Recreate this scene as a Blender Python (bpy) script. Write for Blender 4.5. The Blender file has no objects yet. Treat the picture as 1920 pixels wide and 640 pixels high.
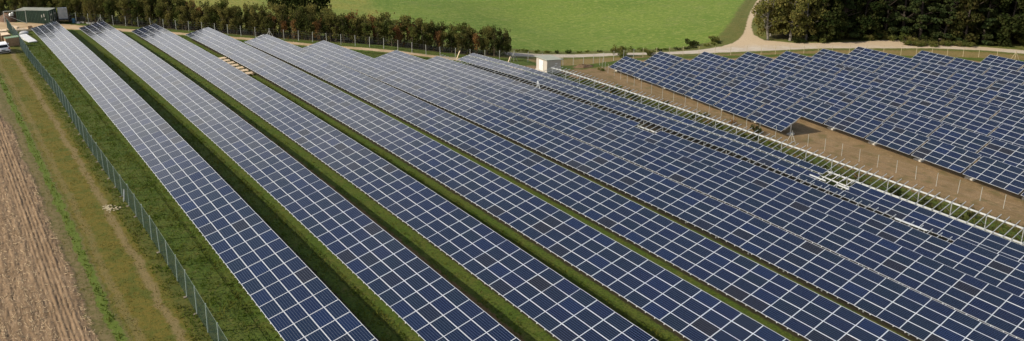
import bpy, math, random
import numpy as np
from mathutils import Matrix, Vector

random.seed(11)
rng = np.random.default_rng(11)
SC = bpy.context.scene
COL = SC.collection
R = math.radians

# ------------------------------------------------------------------ camera
CAM_H = 30.17
PITCH, ROLL, YAW = 0.265364359, 0.0121506623, 0.632031165
fw = np.array([math.sin(YAW) * math.cos(PITCH), math.cos(YAW) * math.cos(PITCH), -math.sin(PITCH)])
r0 = np.array([math.cos(YAW), -math.sin(YAW), 0.0])
u0 = np.cross(r0, fw)
r1 = math.cos(ROLL) * r0 + math.sin(ROLL) * u0
u1 = -math.sin(ROLL) * r0 + math.cos(ROLL) * u0
cam_data = bpy.data.cameras.new('camera')
cam = bpy.data.objects.new('camera', cam_data)
COL.objects.link(cam)
M = Matrix.Identity(4)
for i in range(3):
    M[i][0], M[i][1], M[i][2] = r1[i], u1[i], -fw[i]
M[2][3] = CAM_H
cam.matrix_world = M
cam_data.sensor_fit = 'HORIZONTAL'
cam_data.sensor_width = 36.0
cam_data.lens = 1537.44 / 1920 * 36
cam_data.shift_y = -(320 - 100) / 1920
cam_data.clip_start = 0.5
cam_data.clip_end = 5000
SC.camera = cam

# ------------------------------------------------------------------ light
SUN_VEC = Vector((-2.25, 0.85, 1.70)).normalized()      # towards the sun
SUN_EL = math.asin(SUN_VEC.z)
SUN_AZ = math.atan2(SUN_VEC.x, SUN_VEC.y)              # from +Y towards +X
world = bpy.data.worlds.new('World')
SC.world = world
world.use_nodes = True
wn = world.node_tree
wn.nodes.clear()
sky = wn.nodes.new('ShaderNodeTexSky')
sky.sky_type = 'NISHITA'
sky.sun_disc = False
sky.sun_elevation = SUN_EL
sky.sun_rotation = SUN_AZ
sky.altitude = 100
sky.air_density = 1.0
sky.dust_density = 3.0
sky.ozone_density = 1.0
bg = wn.nodes.new('ShaderNodeBackground')
bg.inputs['Strength'].default_value = 0.13
wo = wn.nodes.new('ShaderNodeOutputWorld')
wtc = wn.nodes.new('ShaderNodeTexCoord')
wsep = wn.nodes.new('ShaderNodeSeparateXYZ')
wn.links.new(wtc.outputs['Generated'], wsep.inputs[0])
wmp = wn.nodes.new('ShaderNodeMapping')
wmp.inputs['Scale'].default_value = (1, 1, 2.6)
wn.links.new(wtc.outputs['Generated'], wmp.inputs[0])
wnz = wn.nodes.new('ShaderNodeTexNoise')
wnz.inputs['Scale'].default_value = 2.6
wnz.inputs['Detail'].default_value = 7
wnz.inputs['Roughness'].default_value = .58
wn.links.new(wmp.outputs[0], wnz.inputs['Vector'])
wcov = wn.nodes.new('ShaderNodeMapRange')              # share of cloud by height above the horizon
wcov.interpolation_type = 'SMOOTHSTEP'
for i_, v_ in ((1, .10), (2, .80), (3, .33), (4, -.22)):
    wcov.inputs[i_].default_value = v_
wn.links.new(wsep.outputs[2], wcov.inputs[0])
wadd = wn.nodes.new('ShaderNodeMath')
wadd.operation = 'ADD'
wn.links.new(wnz.outputs[0], wadd.inputs[0])
wn.links.new(wcov.outputs[0], wadd.inputs[1])
wsm = wn.nodes.new('ShaderNodeMapRange')
wsm.interpolation_type = 'SMOOTHSTEP'
wsm.inputs[1].default_value = .44
wsm.inputs[2].default_value = .82
wn.links.new(wadd.outputs[0], wsm.inputs[0])
wmix = wn.nodes.new('ShaderNodeMix')
wmix.data_type = 'RGBA'
wn.links.new(wsm.outputs[0], wmix.inputs[0])
wn.links.new(sky.outputs[0], wmix.inputs[6])
wmix.inputs[7].default_value = (8.4, 8.3, 8.2, 1)
wn.links.new(wmix.outputs[2], bg.inputs[0])
wn.links.new(bg.outputs[0], wo.inputs[0])
sun_data = bpy.data.lights.new('sun', 'SUN')
sun_data.energy = 4.8
sun_data.angle = R(0.55)
sun_data.color = (1.0, 0.91, 0.77)
sun = bpy.data.objects.new('sun', sun_data)
COL.objects.link(sun)
sun.rotation_euler = (-SUN_VEC).to_track_quat('-Z', 'Y').to_euler()
sun.location = (-60, 60, 80)
vs = SC.view_settings
vs.view_transform = 'Standard'
vs.look = 'None'
vs.exposure = 0.0
vs.gamma = 1.0
vs.use_curve_mapping = False

# ------------------------------------------------------------------ terrain model
P_X0, P_PR, TILT = 14.2659, 7.06132, 0.205666
PA, PB = 1.67, 1.01                                     # panel pitch along the row and up the slope


def quad(X, Y):
    dX = X - 20.0
    dY = Y - 40.0
    return (-0.0641797 * dX - 0.00788635 * dY - 2.46078e-4 * dX * dX
            - 1.2078e-4 * dX * dY - 2.82132e-4 * dY * dY)


def base_z(X, Y):
    X = np.asarray(X, float)
    Y = np.asarray(Y, float)
    Xc = np.where(X > 118, 118 + 12 * np.tanh((X - 118) / 12.0), X)
    Xc = np.maximum(Xc, -10)
    Yc = np.where(Y > 150, 150 + 14 * np.tanh((Y - 150) / 14.0), Y)
    Yc = np.maximum(Yc, 0)
    return quad(Xc, Yc)


ROW_DZ = {0: [(60, .04)], 1: [(60, .05)], 2: [(60, .1)], 3: [(60, .13)],
          4: [(20, -.05), (60, -.05), (100, -.1), (140, -.2)],
          5: [(20, -.27), (40, -.05), (80, -.2), (127, -.5)],
          6: [(20, -.6), (42, -.26), (80, -.3), (114, -.56)],
          7: [(25, -.84), (50, -.5), (80, -.7), (112, -1.14)],
          8: [(26, -2), (40, -1.8), (56, -1.32), (97, -1.34), (113, -1.75)],
          9: [(26, -2.2), (52, -1.9), (97, -1.5), (113, -1.9)]}
# the right-hand block of separate tables
Q0 = np.array([98.4311, 104.763])
QAZ, QSL, QCV, QTILT, QGAP, QPR = -0.1356, 0.0452, -2e-4, 0.41, 0.2721, 7.5618
QA = np.array([math.sin(QAZ), -math.cos(QAZ)])
QN = np.array([math.cos(QAZ), math.sin(QAZ)])
Q_S0 = [0, .4, 4, 7.4, 9.8, 11.8, 13.7, 21.9, 30.4]
Q_OFF = [0, .1, -.1, -.35, -.6, -.6, -.7, -.65, -.6]


def q_low(k, s):
    return -11 + QSL * s + QCV * s * s + Q_OFF[k]


CT = []
for r_, l_ in ROW_DZ.items():
    ys = [a for a, _ in l_]
    ds = [b for _, b in l_]
    for Y_ in range(8, 150, 9):
        if r_ > 6 and Y_ > 120:
            continue
        CT.append((P_X0 + P_PR * r_ + 2, Y_, float(np.interp(Y_, ys, ds))))
for k_ in range(9):
    for s_ in range(0, 85, 9):
        s_ += Q_S0[k_]
        for o_ in ((-2.5, 2) if k_ == 0 or (k_ == 1 and s_ > 42) else (2,)):
            pt = Q0 + QA * s_ + QN * (k_ * QPR + o_)
            CT.append((pt[0], pt[1], q_low(k_, s_) - .8 - float(base_z(pt[0], pt[1]))))
CT = np.array(CT)


def ground(X, Y):
    X = np.asarray(X, float)
    Y = np.asarray(Y, float)
    d = np.sqrt((X[..., None] - CT[:, 0]) ** 2 + (Y[..., None] - CT[:, 1]) ** 2)
    w = np.exp(-d / 3.6) + 1e-12 / (1 + d)
    return base_z(X, Y) + (w * CT[:, 2]).sum(-1) / w.sum(-1) - .22


def gz(x, y):
    return float(ground(x, y))


def row_low(r, Y):
    l = ROW_DZ[r]
    return float(.7 + quad(P_X0 + P_PR * r + 2, Y) + np.interp(Y, [a for a, _ in l], [b for _, b in l]))


# ------------------------------------------------------------------ node helpers
def new_mat(name):
    m = bpy.data.materials.new(name)
    m.use_nodes = True
    nt = m.node_tree
    nt.nodes.clear()
    out = nt.nodes.new('ShaderNodeOutputMaterial')
    bs = nt.nodes.new('ShaderNodeBsdfPrincipled')
    nt.links.new(bs.outputs[0], out.inputs[0])
    return m, nt, bs, out


def val(nt, x):
    n = nt.nodes.new('ShaderNodeValue')
    n.outputs[0].default_value = x
    return n.outputs[0]


def math_n(nt, op, a, b=None, c=None, clamp=False):
    n = nt.nodes.new('ShaderNodeMath')
    n.operation = op
    n.use_clamp = clamp
    for i, v in enumerate((a, b, c)):
        if v is None:
            continue
        if isinstance(v, (int, float)):
            n.inputs[i].default_value = v
        else:
            nt.links.new(v, n.inputs[i])
    return n.outputs[0]


def mix_c(nt, fac, a, b, blend='MIX'):
    n = nt.nodes.new('ShaderNodeMix')
    n.data_type = 'RGBA'
    n.blend_type = blend
    n.clamp_factor = True
    for i, v in ((0, fac), (6, a), (7, b)):
        if isinstance(v, (int, float)):
            n.inputs[i].default_value = v
        elif isinstance(v, tuple):
            n.inputs[i].default_value = (v[0], v[1], v[2], 1)
        else:
            nt.links.new(v, n.inputs[i])
    return n.outputs[2]


def noise(nt, scale, detail=4, rough=.55, vec=None, stretch=None, dist=0.0):
    n = nt.nodes.new('ShaderNodeTexNoise')
    n.inputs['Scale'].default_value = scale
    n.inputs['Detail'].default_value = detail
    n.inputs['Roughness'].default_value = rough
    n.inputs['Distortion'].default_value = dist
    if vec is None:
        vec = pos(nt)
    if stretch:
        mp = nt.nodes.new('ShaderNodeMapping')
        mp.inputs['Scale'].default_value = stretch
        nt.links.new(vec, mp.inputs[0])
        vec = mp.outputs[0]
    nt.links.new(vec, n.inputs['Vector'])
    return n.outputs[0]


def pos(nt):
    n = nt.nodes.new('ShaderNodeNewGeometry')
    return n.outputs['Position']


def sepxyz(nt, v):
    n = nt.nodes.new('ShaderNodeSeparateXYZ')
    nt.links.new(v, n.inputs[0])
    return n.outputs


def smooth(nt, v, a, b):
    n = nt.nodes.new('ShaderNodeMapRange')
    n.interpolation_type = 'SMOOTHSTEP'
    nt.links.new(v, n.inputs[0])
    n.inputs[1].default_value = a
    n.inputs[2].default_value = b
    return n.outputs[0]


def bump(nt, bs, h, dist=.05, strength=.6):
    n = nt.nodes.new('ShaderNodeBump')
    n.inputs['Distance'].default_value = dist
    n.inputs['Strength'].default_value = strength
    nt.links.new(h, n.inputs['Height'])
    nt.links.new(n.outputs[0], bs.inputs['Normal'])


def ramp_mask(nt, v, lo, hi):
    return smooth(nt, v, lo, hi)


def simple(name, c1, c2=None, scale=3.0, rough=.6, metal=0.0, spec=.4, bump_d=0.0, obj_var=0.0, stretch=None):
    """a plain material whose colour wanders between two tones"""
    m, nt, bs, _ = new_mat(name)
    c2 = c2 or tuple(x * .75 for x in c1)
    tc = nt.nodes.new('ShaderNodeTexCoord')
    nz = noise(nt, scale, 5, .6, tc.outputs['Object'], stretch)
    f = smooth(nt, nz, .32, .68)
    c = mix_c(nt, f, c1, c2)
    if obj_var:
        oi = nt.nodes.new('ShaderNodeObjectInfo')
        k = math_n(nt, 'MULTIPLY_ADD', oi.outputs['Random'], 2 * obj_var, 1 - obj_var)
        cb = nt.nodes.new('ShaderNodeVectorMath')
        cb.operation = 'SCALE'
        nt.links.new(c, cb.inputs[0])
        nt.links.new(k, cb.inputs['Scale'])
        c = cb.outputs[0]
    nt.links.new(c, bs.inputs['Base Color'])
    bs.inputs['Roughness'].default_value = rough
    bs.inputs['Metallic'].default_value = metal
    bs.inputs['Specular IOR Level'].default_value = spec
    if bump_d:
        bump(nt, bs, nz, bump_d)
    return m


def grass_col(nt, a=(.066, .106, .014), b=(.096, .114, .020), c=(.032, .052, .009), dry=(.16, .125, .045), dry_amt=.5):
    n1 = noise(nt, .35, 5, .65)
    n2 = noise(nt, 2.2, 5, .65)
    n3 = noise(nt, 6.0, 4, .75)
    col = mix_c(nt, smooth(nt, n1, .38, .64), a, b)
    col = mix_c(nt, math_n(nt, 'MULTIPLY', smooth(nt, noise(nt, 3.6, 4, .7), .5, .66), .6), col, tuple(x_ * 1.55 for x_ in a))
    col = mix_c(nt, math_n(nt, 'MULTIPLY', smooth(nt, n2, .5, .72), dry_amt), col, dry)
    col = mix_c(nt, smooth(nt, n3, .42, .66), col, c)
    return col, n3


def sheet_mat(name, col_fn, under_fn=grass_col, soft=.5, wob=.9, wscale=.9, bump_d=.06, rough=.95):
    """ground covering that frays into the grass along its rim ('edge' = metres inside the outline)"""
    m, nt, bs, _ = new_mat(name)
    col, h = col_fn(nt)
    if under_fn:
        un, h2 = under_fn(nt)
        at = nt.nodes.new('ShaderNodeAttribute')
        at.attribute_name = 'edge'
        w = math_n(nt, 'MULTIPLY_ADD', math_n(nt, 'SUBTRACT', noise(nt, wscale, 5, .65), .5), wob * 3, at.outputs['Fac'])
        col = mix_c(nt, smooth(nt, w, 0, soft), un, col)
    nt.links.new(col, bs.inputs['Base Color'])
    bs.inputs['Roughness'].default_value = rough
    bs.inputs['Specular IOR Level'].default_value = .15
    bump(nt, bs, h, bump_d, .7)
    return m


# ------------------------------------------------------------------ mesh helpers
def link(o, parent=None):
    COL.objects.link(o)
    if parent is not None:
        o.parent = parent
    return o


def np_mesh(name, V, F, mats=(), midx=None, sm=False):
    """V (n,3), F (m,k) arrays with constant k"""
    V = np.asarray(V, np.float32)
    F = np.asarray(F, np.int32)
    me = bpy.data.meshes.new(name)
    me.vertices.add(len(V))
    me.vertices.foreach_set('co', V.ravel())
    k = F.shape[1]
    me.loops.add(F.size)
    me.loops.foreach_set('vertex_index', F.ravel())
    me.polygons.add(len(F))
    me.polygons.foreach_set('loop_start', np.arange(0, F.size, k, dtype=np.int32))
    if midx is not None:
        me.polygons.foreach_set('material_index', np.asarray(midx, np.int32))
    me.polygons.foreach_set('use_smooth', np.full(len(F), bool(sm)))
    for m in mats:
        me.materials.append(m)
    me.update(calc_edges=True)
    return me


class MB:
    """collects simple solids and links them as ONE mesh object"""

    def __init__(self):
        self.v, self.f, self.m = [], [], []

    def add(self, vs_, fs, mi=0):
        o = len(self.v)
        self.v += [tuple(x) for x in vs_]
        self.f += [tuple(i + o for i in f) for f in fs]
        self.m += [mi] * len(fs)
        return self

    def box(self, c, s, rot=None, mi=0, taper=1.0):
        x, y, z = s[0] / 2, s[1] / 2, s[2] / 2
        t = taper
        pts = [(-x, -y, -z), (x, -y, -z), (x, y, -z), (-x, y, -z), (-x * t, -y * t, z), (x * t, -y * t, z), (x * t, y * t, z), (-x * t, y * t, z)]
        if rot is not None:
            pts = [tuple(rot @ Vector(q)) for q in pts]
        pts = [(q[0] + c[0], q[1] + c[1], q[2] + c[2]) for q in pts]
        return self.add(pts, [(3, 2, 1, 0), (4, 5, 6, 7), (0, 1, 5, 4), (1, 2, 6, 5), (2, 3, 7, 6), (3, 0, 4, 7)], mi)

    def tube(self, a, b, ra, rb=None, n=6, mi=0, cap=True):
        rb = ra if rb is None else rb
        a, b = Vector(a), Vector(b)
        d = (b - a).normalized()
        u = d.orthogonal().normalized()
        w = d.cross(u)
        vs_ = []
        for c, rr in ((a, ra), (b, rb)):
            for i in range(n):
                t = 2 * math.pi * i / n
                vs_.append(c + (u * math.cos(t) + w * math.sin(t)) * rr)
        fs = [(i, (i + 1) % n, n + (i + 1) % n, n + i) for i in range(n)]
        if cap:
            fs += [tuple(range(n - 1, -1, -1)), tuple(range(n, 2 * n))]
        return self.add(vs_, fs, mi)

    def bar(self, a, b, w, h, mi=0, up=(0, 0, 1)):
        a, b, up = Vector(a), Vector(b), Vector(up)
        d = (b - a).normalized()
        s = d.cross(up).normalized() * (w / 2)
        t = s.cross(d).normalized() * (h / 2)
        vs_ = [a - s - t, a + s - t, a + s + t, a - s + t, b - s - t, b + s - t, b + s + t, b - s + t]
        return self.add(vs_, [(0, 1, 2, 3), (7, 6, 5, 4), (0, 4, 5, 1), (1, 5, 6, 2), (2, 6, 7, 3), (3, 7, 4, 0)], mi)

    def prism(self, poly, axis_vec, mi=0):
        n = len(poly)
        av = Vector(axis_vec)
        vs_ = [Vector(q) for q in poly] + [Vector(q) + av for q in poly]
        fs = [tuple(range(n - 1, -1, -1)), tuple(range(n, 2 * n))] + [(i, (i + 1) % n, n + (i + 1) % n, n + i) for i in range(n)]
        return self.add(vs_, fs, mi)

    def mesh(self, name, mats, sm=False):
        me = bpy.data.meshes.new(name)
        me.from_pydata(self.v, [], self.f)
        if not isinstance(mats, (list, tuple)):
            mats = [mats]
        for m in mats:
            me.materials.append(m)
        me.polygons.foreach_set('material_index', self.m)
        me.polygons.foreach_set('use_smooth', [bool(sm)] * len(self.f))
        me.update()
        import bmesh
        bm = bmesh.new()
        bm.from_mesh(me)
        bmesh.ops.recalc_face_normals(bm, faces=bm.faces)
        bm.to_mesh(me)
        bm.free()
        return me

    def build(self, name, mats, parent=None, sm=False):
        return link(bpy.data.objects.new(name, self.mesh(name, mats, sm)), parent)


def thing(name, label, cat, loc, rz=0.0, group=None):
    o = bpy.data.objects.new(name, None)
    COL.objects.link(o)
    o.empty_display_size = .3
    o.location = loc
    o.rotation_euler = (0, 0, rz)
    tag(o, label, cat, group)
    return o


def tag(o, label=None, cat=None, group=None, kind=None):
    if label:
        o['label'] = label
    if cat:
        o['category'] = cat
    if group:
        o['group'] = group
    if kind:
        o['kind'] = kind
    return o


def inst(name, me, parent=None, mat=None, loc=None):
    o = bpy.data.objects.new(name, me)
    COL.objects.link(o)
    if parent is not None:
        o.parent = parent
    if mat is not None:
        o.matrix_basis = mat
    if loc is not None:
        o.location = loc
    return o


_U = ['', 'first', 'second', 'third', 'fourth', 'fifth', 'sixth', 'seventh', 'eighth', 'ninth', 'tenth', 'eleventh', 'twelfth', 'thirteenth', 'fourteenth', 'fifteenth', 'sixteenth', 'seventeenth', 'eighteenth', 'nineteenth']
_T = ['', '', 'twenty', 'thirty', 'forty', 'fifty', 'sixty', 'seventy', 'eighty', 'ninety', 'hundred']
_TT = ['', '', 'twentieth', 'thirtieth', 'fortieth', 'fiftieth', 'sixtieth', 'seventieth', 'eightieth', 'ninetieth', 'hundredth']
ORD = [_U[n_] if n_ < 20 else (_TT[n_ // 10] if n_ % 10 == 0 else _T[n_ // 10] + '-' + _U[n_ % 10]) for n_ in range(1, 110)]


def poly_dist(poly, X, Y):
    """signed distance (positive inside) of points to a polygon"""
    poly = np.array(poly, float)
    d = np.full(X.shape, 1e9)
    inside = np.zeros(X.shape, bool)
    n = len(poly)
    for i in range(n):
        a, b = poly[i], poly[(i + 1) % n]
        e = b - a
        L2 = (e ** 2).sum() + 1e-12
        t = np.clip(((X - a[0]) * e[0] + (Y - a[1]) * e[1]) / L2, 0, 1)
        d = np.minimum(d, np.hypot(X - a[0] - t * e[0], Y - a[1] - t * e[1]))
        cr = ((a[1] > Y) != (b[1] > Y))
        with np.errstate(divide='ignore', invalid='ignore'):
            xi = a[0] + (Y - a[1]) * e[0] / (e[1] if e[1] != 0 else 1e-12)
        inside ^= cr & (X < xi)
    return np.where(inside, d, -d)


def area(name, poly, step, off, mat, margin=1.2, zfn=None):
    poly = np.array(poly, float)
    x0, y0 = poly.min(0) - margin
    x1, y1 = poly.max(0) + margin
    xs = np.arange(x0, x1 + step, step)
    ys_ = np.arange(y0, y1 + step, step)
    X, Y = np.meshgrid(xs, ys_)
    D = poly_dist(poly, X, Y)
    Z = ground(X, Y) + off
    if zfn is not None:
        Z = Z + zfn(X, Y, D)
    ny, nx = X.shape
    idx = np.arange(ny * nx).reshape(ny, nx)
    F = np.stack([idx[:-1, :-1], idx[:-1, 1:], idx[1:, 1:], idx[1:, :-1]], -1).reshape(-1, 4)
    keep = (D.ravel()[F] > -margin).any(1)
    F = F[keep]
    used = np.unique(F)
    remap = np.full(ny * nx, -1)
    remap[used] = np.arange(len(used))
    V = np.stack([X, Y, Z], -1).reshape(-1, 3)[used]
    me = np_mesh(name, V, remap[F], [mat], sm=True)
    at = me.attributes.new('edge', 'FLOAT', 'POINT')
    at.data.foreach_set('value', D.ravel()[used].astype(np.float32))
    o = inst(name, me)
    o['kind'] = 'structure'
    return o


def strip_poly(low, high):
    return list(low) + list(reversed(high))


def line_poly(pts, widths):
    pts = [Vector(p_) for p_ in pts]
    L_, R_ = [], []
    for i, p_ in enumerate(pts):
        d = (pts[min(i + 1, len(pts) - 1)] - pts[max(i - 1, 0)]).normalized()
        nn = Vector((-d.y, d.x))
        w = widths[i] / 2
        L_.append(tuple(p_ + nn * w))
        R_.append(tuple(p_ - nn * w))
    return L_ + R_[::-1]


# ------------------------------------------------------------------ materials
MAT = {}
MAT['frame'] = simple('aluminium_frame', (.66, .68, .69), (.58, .60, .62), 5, .38, .25, .5, obj_var=.06)
MAT['steel'] = simple('galvanised_steel', (.56, .58, .58), (.44, .46, .46), 6, .45, .45, .5)
MAT['rail'] = simple('bright_galvanised_rail', (.74, .76, .75), (.62, .64, .62), 2.5, .42, .3, .5)
MAT['clip'] = simple('white_clip', (.8, .8, .78), None, 5, .4)
MAT['concrete'] = simple('pale_concrete', (.52, .50, .45), (.40, .38, .34), 4, .9, bump_d=.02)
MAT['foot'] = simple('weathered_concrete', (.20, .17, .13), (.14, .12, .09), 4, .9)
MAT['wire'] = simple('dull_fence_wire', (.20, .21, .19), (.15, .16, .14), 4, .6)
MAT['white'] = simple('white_paint', (.78, .78, .76), (.70, .70, .68), 2, .35)
MAT['black'] = simple('black_rubber', (.02, .02, .02), (.03, .03, .03), 8, .7)
MAT['wood'] = simple('pale_sawn_wood', (.56, .43, .27), (.44, .32, .19), 5, .8, obj_var=.12, stretch=(1, 8, 8))
MAT['board_wood'] = simple('fresh_board_wood', (.74, .60, .42), (.62, .48, .32), 5, .8, obj_var=.08, stretch=(1, 8, 8))
MAT['brown'] = simple('cardboard_brown', (.36, .24, .14), (.28, .18, .10), 3, .85)
MAT['fence_green'] = simple('green_fence_wire', (.060, .105, .085), (.048, .088, .070), 4, .5)
MAT['fence_post'] = simple('green_grey_post', (.30, .36, .32), (.22, .28, .24), 4, .5)
MAT['grey_post'] = simple('galvanised_post', (.46, .47, .43), (.36, .37, .33), 5, .6)
MAT['tan_post'] = simple('timber_fence_post', (.50, .43, .28), (.38, .31, .2), 6, .8)
MAT['bark'] = simple('bark', (.15, .115, .075), (.085, .065, .045), 4, .9, bump_d=.03, obj_var=.3, stretch=(1, 1, .3))
MAT['dark_bark'] = simple('dark_bark', (.060, .046, .032), (.036, .028, .020), 4, .9, bump_d=.03, stretch=(1, 1, .3))
MAT['birch'] = simple('birch_bark', (.24, .22, .18), (.18, .16, .14), 5, .8, stretch=(1, 1, 3))


def glass_mat():
    m, nt, bs, _ = new_mat('solar_cell_glass')
    tc = nt.nodes.new('ShaderNodeTexCoord')
    x, y, z = sepxyz(nt, tc.outputs['Object'])

    def lines(v, half, cell, w):
        u = math_n(nt, 'DIVIDE', math_n(nt, 'ADD', v, half), cell)
        f = math_n(nt, 'ABSOLUTE', math_n(nt, 'SUBTRACT', math_n(nt, 'FRACT', u), .5))
        return math_n(nt, 'GREATER_THAN', f, .5 - w / cell / 2)
    lx = lines(x, .80, .160, .005)
    ly = lines(y, .474, .158, .011)
    oi = nt.nodes.new('ShaderNodeObjectInfo')
    rnd = oi.outputs['Random']
    wn_ = nt.nodes.new('ShaderNodeTexWhiteNoise')
    wn_.noise_dimensions = '1D'
    nt.links.new(rnd, wn_.inputs['W'])
    r2 = wn_.outputs['Value']
    c = mix_c(nt, rnd, (.0026, .0080, .038), (.0034, .0105, .026))
    c = mix_c(nt, smooth(nt, r2, .86, 1.0), c, (.0095, .0088, .013))
    c = mix_c(nt, smooth(nt, r2, .16, .0), c, (.0030, .0115, .050))
    grain = noise(nt, 30, 2, .5, tc.outputs['Object'])
    c = mix_c(nt, math_n(nt, 'MULTIPLY', grain, .2), c, (.006, .012, .026))
    c = mix_c(nt, math_n(nt, 'MULTIPLY', lx, .4), c, (.13, .16, .20))
    c = mix_c(nt, math_n(nt, 'MULTIPLY', ly, .6), c, (.22, .24, .27))
    nt.links.new(c, bs.inputs['Base Color'])
    bs.inputs['Roughness'].default_value = .12
    bs.inputs['IOR'].default_value = 1.58
    bs.inputs['Specular IOR Level'].default_value = .5
    return m


MAT['glass'] = glass_mat()

# ------------------------------------------------------------------ ground
def mat_ground():
    m, nt, bs, _ = new_mat('meadow_grass')
    col, h = grass_col(nt)
    nt.links.new(col, bs.inputs['Base Color'])
    bs.inputs['Roughness'].default_value = .95
    bs.inputs['Specular IOR Level'].default_value = .15
    bump(nt, bs, math_n(nt, 'ADD', h, noise(nt, 3.0, 4, .6)), .22, 1.0)
    return m


MAT['ground'] = mat_ground()
gx = np.concatenate([np.linspace(-1500, -80, 12), np.arange(-60, -10, 5), np.arange(-10, 200, 1.0), np.arange(200, 320, 8), np.linspace(340, 1800, 14)])
gy = np.concatenate([np.linspace(-1500, -60, 12), np.arange(-50, 0, 5), np.arange(0, 210, 1.0), np.arange(210, 330, 8), np.linspace(350, 1800, 14)])
X, Y = np.meshgrid(gx, gy)
Z = ground(X, Y)
idx = np.arange(X.size).reshape(X.shape)
F = np.stack([idx[:-1, :-1], idx[:-1, 1:], idx[1:, 1:], idx[1:, :-1]], -1).reshape(-1, 4)
inst('ground', np_mesh('ground', np.stack([X, Y, Z], -1).reshape(-1, 3), F, [MAT['ground']], sm=True))['kind'] = 'structure'


def col_track(nt):
    """worn headland between stubble and fence: colours lie in long bands beside each other"""
    x, y, z = sepxyz(nt, pos(nt))
    wob = noise(nt, .22, 4, .6)
    wob2 = noise(nt, 1.6, 4, .6)
    xx = math_n(nt, 'ADD', x, math_n(nt, 'MULTIPLY', math_n(nt, 'SUBTRACT', wob, .5), 1.1))
    xx = math_n(nt, 'ADD', xx, math_n(nt, 'MULTIPLY', math_n(nt, 'SUBTRACT', wob2, .5), .75))
    n2 = noise(nt, 2.6, 5, .7)
    n3 = noise(nt, 11, 3, .7)
    yel = mix_c(nt, smooth(nt, n2, .4, .62), (.150, .118, .022), (.105, .102, .018))
    yel = mix_c(nt, smooth(nt, noise(nt, .5, 4, .6), .5, .66), yel, (.085, .098, .016))
    col = mix_c(nt, smooth(nt, n2, .42, .6), (.155, .125, .058), (.105, .10, .032))       # weedy rim of the stubble
    g = math_n(nt, 'MULTIPLY', smooth(nt, xx, 6.1, 6.25), smooth(nt, xx, 6.85, 6.65))
    col = mix_c(nt, smooth(nt, xx, 6.7, 7.1), col, yel)
    col = mix_c(nt, math_n(nt, 'MULTIPLY', g, .8), col, (.095, .150, .018))                                            # the lush green ribbon
    rut = math_n(nt, 'MULTIPLY', smooth(nt, xx, 9.1, 9.4), smooth(nt, xx, 9.95, 9.65))
    rut2 = math_n(nt, 'MULTIPLY', smooth(nt, xx, 7.0, 7.25), smooth(nt, xx, 7.8, 7.5))
    rr = math_n(nt, 'MAXIMUM', rut, math_n(nt, 'MULTIPLY', rut2, .55))
    col = mix_c(nt, math_n(nt, 'MULTIPLY', rr, .8), col, (.215, .160, .075))
    gr = smooth(nt, xx, 10.0, 10.7)
    gcol = mix_c(nt, smooth(nt, n2, .42, .6), (.062, .078, .014), (.10, .098, .022))
    col = mix_c(nt, gr, col, gcol)
    col = mix_c(nt, math_n(nt, 'MULTIPLY', smooth(nt, n3, .48, .68), .6), col, (.055, .058, .014))
    return col, n3


area('grass_track', [(5.3, 18), (12.2, 18), (12.2, 147), (9.5, 160), (3, 168), (-2, 150)], .5, .03, sheet_mat('headland_grass', col_track, soft=.6))


def col_stubble(nt):
    n1 = noise(nt, .5, 4, .6)
    n2 = noise(nt, 6, 5, .7)
    n3 = noise(nt, 1.0, 5, .7, stretch=(5, 1.2, 1))
    col = mix_c(nt, smooth(nt, n1, .35, .65), (.245, .168, .098), (.190, .128, .072))
    col = mix_c(nt, smooth(nt, n3, .5, .66), col, (.30, .212, .130))
    col = mix_c(nt, smooth(nt, n2, .5, .72), col, (.150, .104, .068))
    return col, n2


def weed_under(nt):
    n2 = noise(nt, 2.6, 5, .7)
    return mix_c(nt, smooth(nt, n2, .42, .6), (.165, .130, .062), (.11, .10, .035)), n2


def furrow(X, Y, D):
    rows = -.03 + .028 * np.clip(np.cos(2 * np.pi * (X - .2) / .75), -.2, 1)
    tread = np.where((X > 3.55) & (X < 4.85), .045 * np.sign(np.sin(2 * np.pi * X / .26)), 0)
    n = .02 * np.sin(X * 7.1 + Y * 1.3) * np.sin(Y * 2.7 - X * 3) + rng.normal(0, .020, X.shape)
    cross = .03 * (np.abs(((Y + .25 * X) % 9.5) - 4.7) < .22)
    return (rows + tread * .45 + n - cross) * np.clip(D * 3, 0, 1) + .03 * np.clip(D * 2, 0, 1)


def stub_sheet():
    m = sheet_mat('maize_stubble_soil', col_stubble, weed_under, soft=.35, wob=.5, wscale=1.4, bump_d=.05)
    name = 'stubble_field'
    xs = np.concatenate([np.arange(-60, -4, 4.0), np.arange(-4, 6.6, .065)])
    ys_ = np.concatenate([np.arange(18, 100, .3), np.arange(100, 172, 1.0)])
    X, Y = np.meshgrid(xs, ys_)
    edge = 5.55 + .12 * np.sin(Y * .35) + .08 * np.sin(Y * 1.3 + 1) - np.clip((Y - 95) * .05, 0, 5)
    D = edge - X
    Z = ground(X, Y) + .034 + .10 * np.clip(D * 2, 0, 1) + furrow(X, Y, np.clip(D, 0, 9))
    idx = np.arange(X.size).reshape(X.shape)
    F = np.stack([idx[:-1, :-1], idx[:-1, 1:], idx[1:, 1:], idx[1:, :-1]], -1).reshape(-1, 4)
    F = F[(D.ravel()[F] > -.5).all(1)]
    me = np_mesh(name, np.stack([X, Y, Z], -1).reshape(-1, 3), F, [m], sm=True)
    at = me.attributes.new('edge', 'FLOAT', 'POINT')
    at.data.foreach_set('value', D.ravel().astype(np.float32))
    inst(name, me)['kind'] = 'structure'


stub_sheet()


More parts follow.
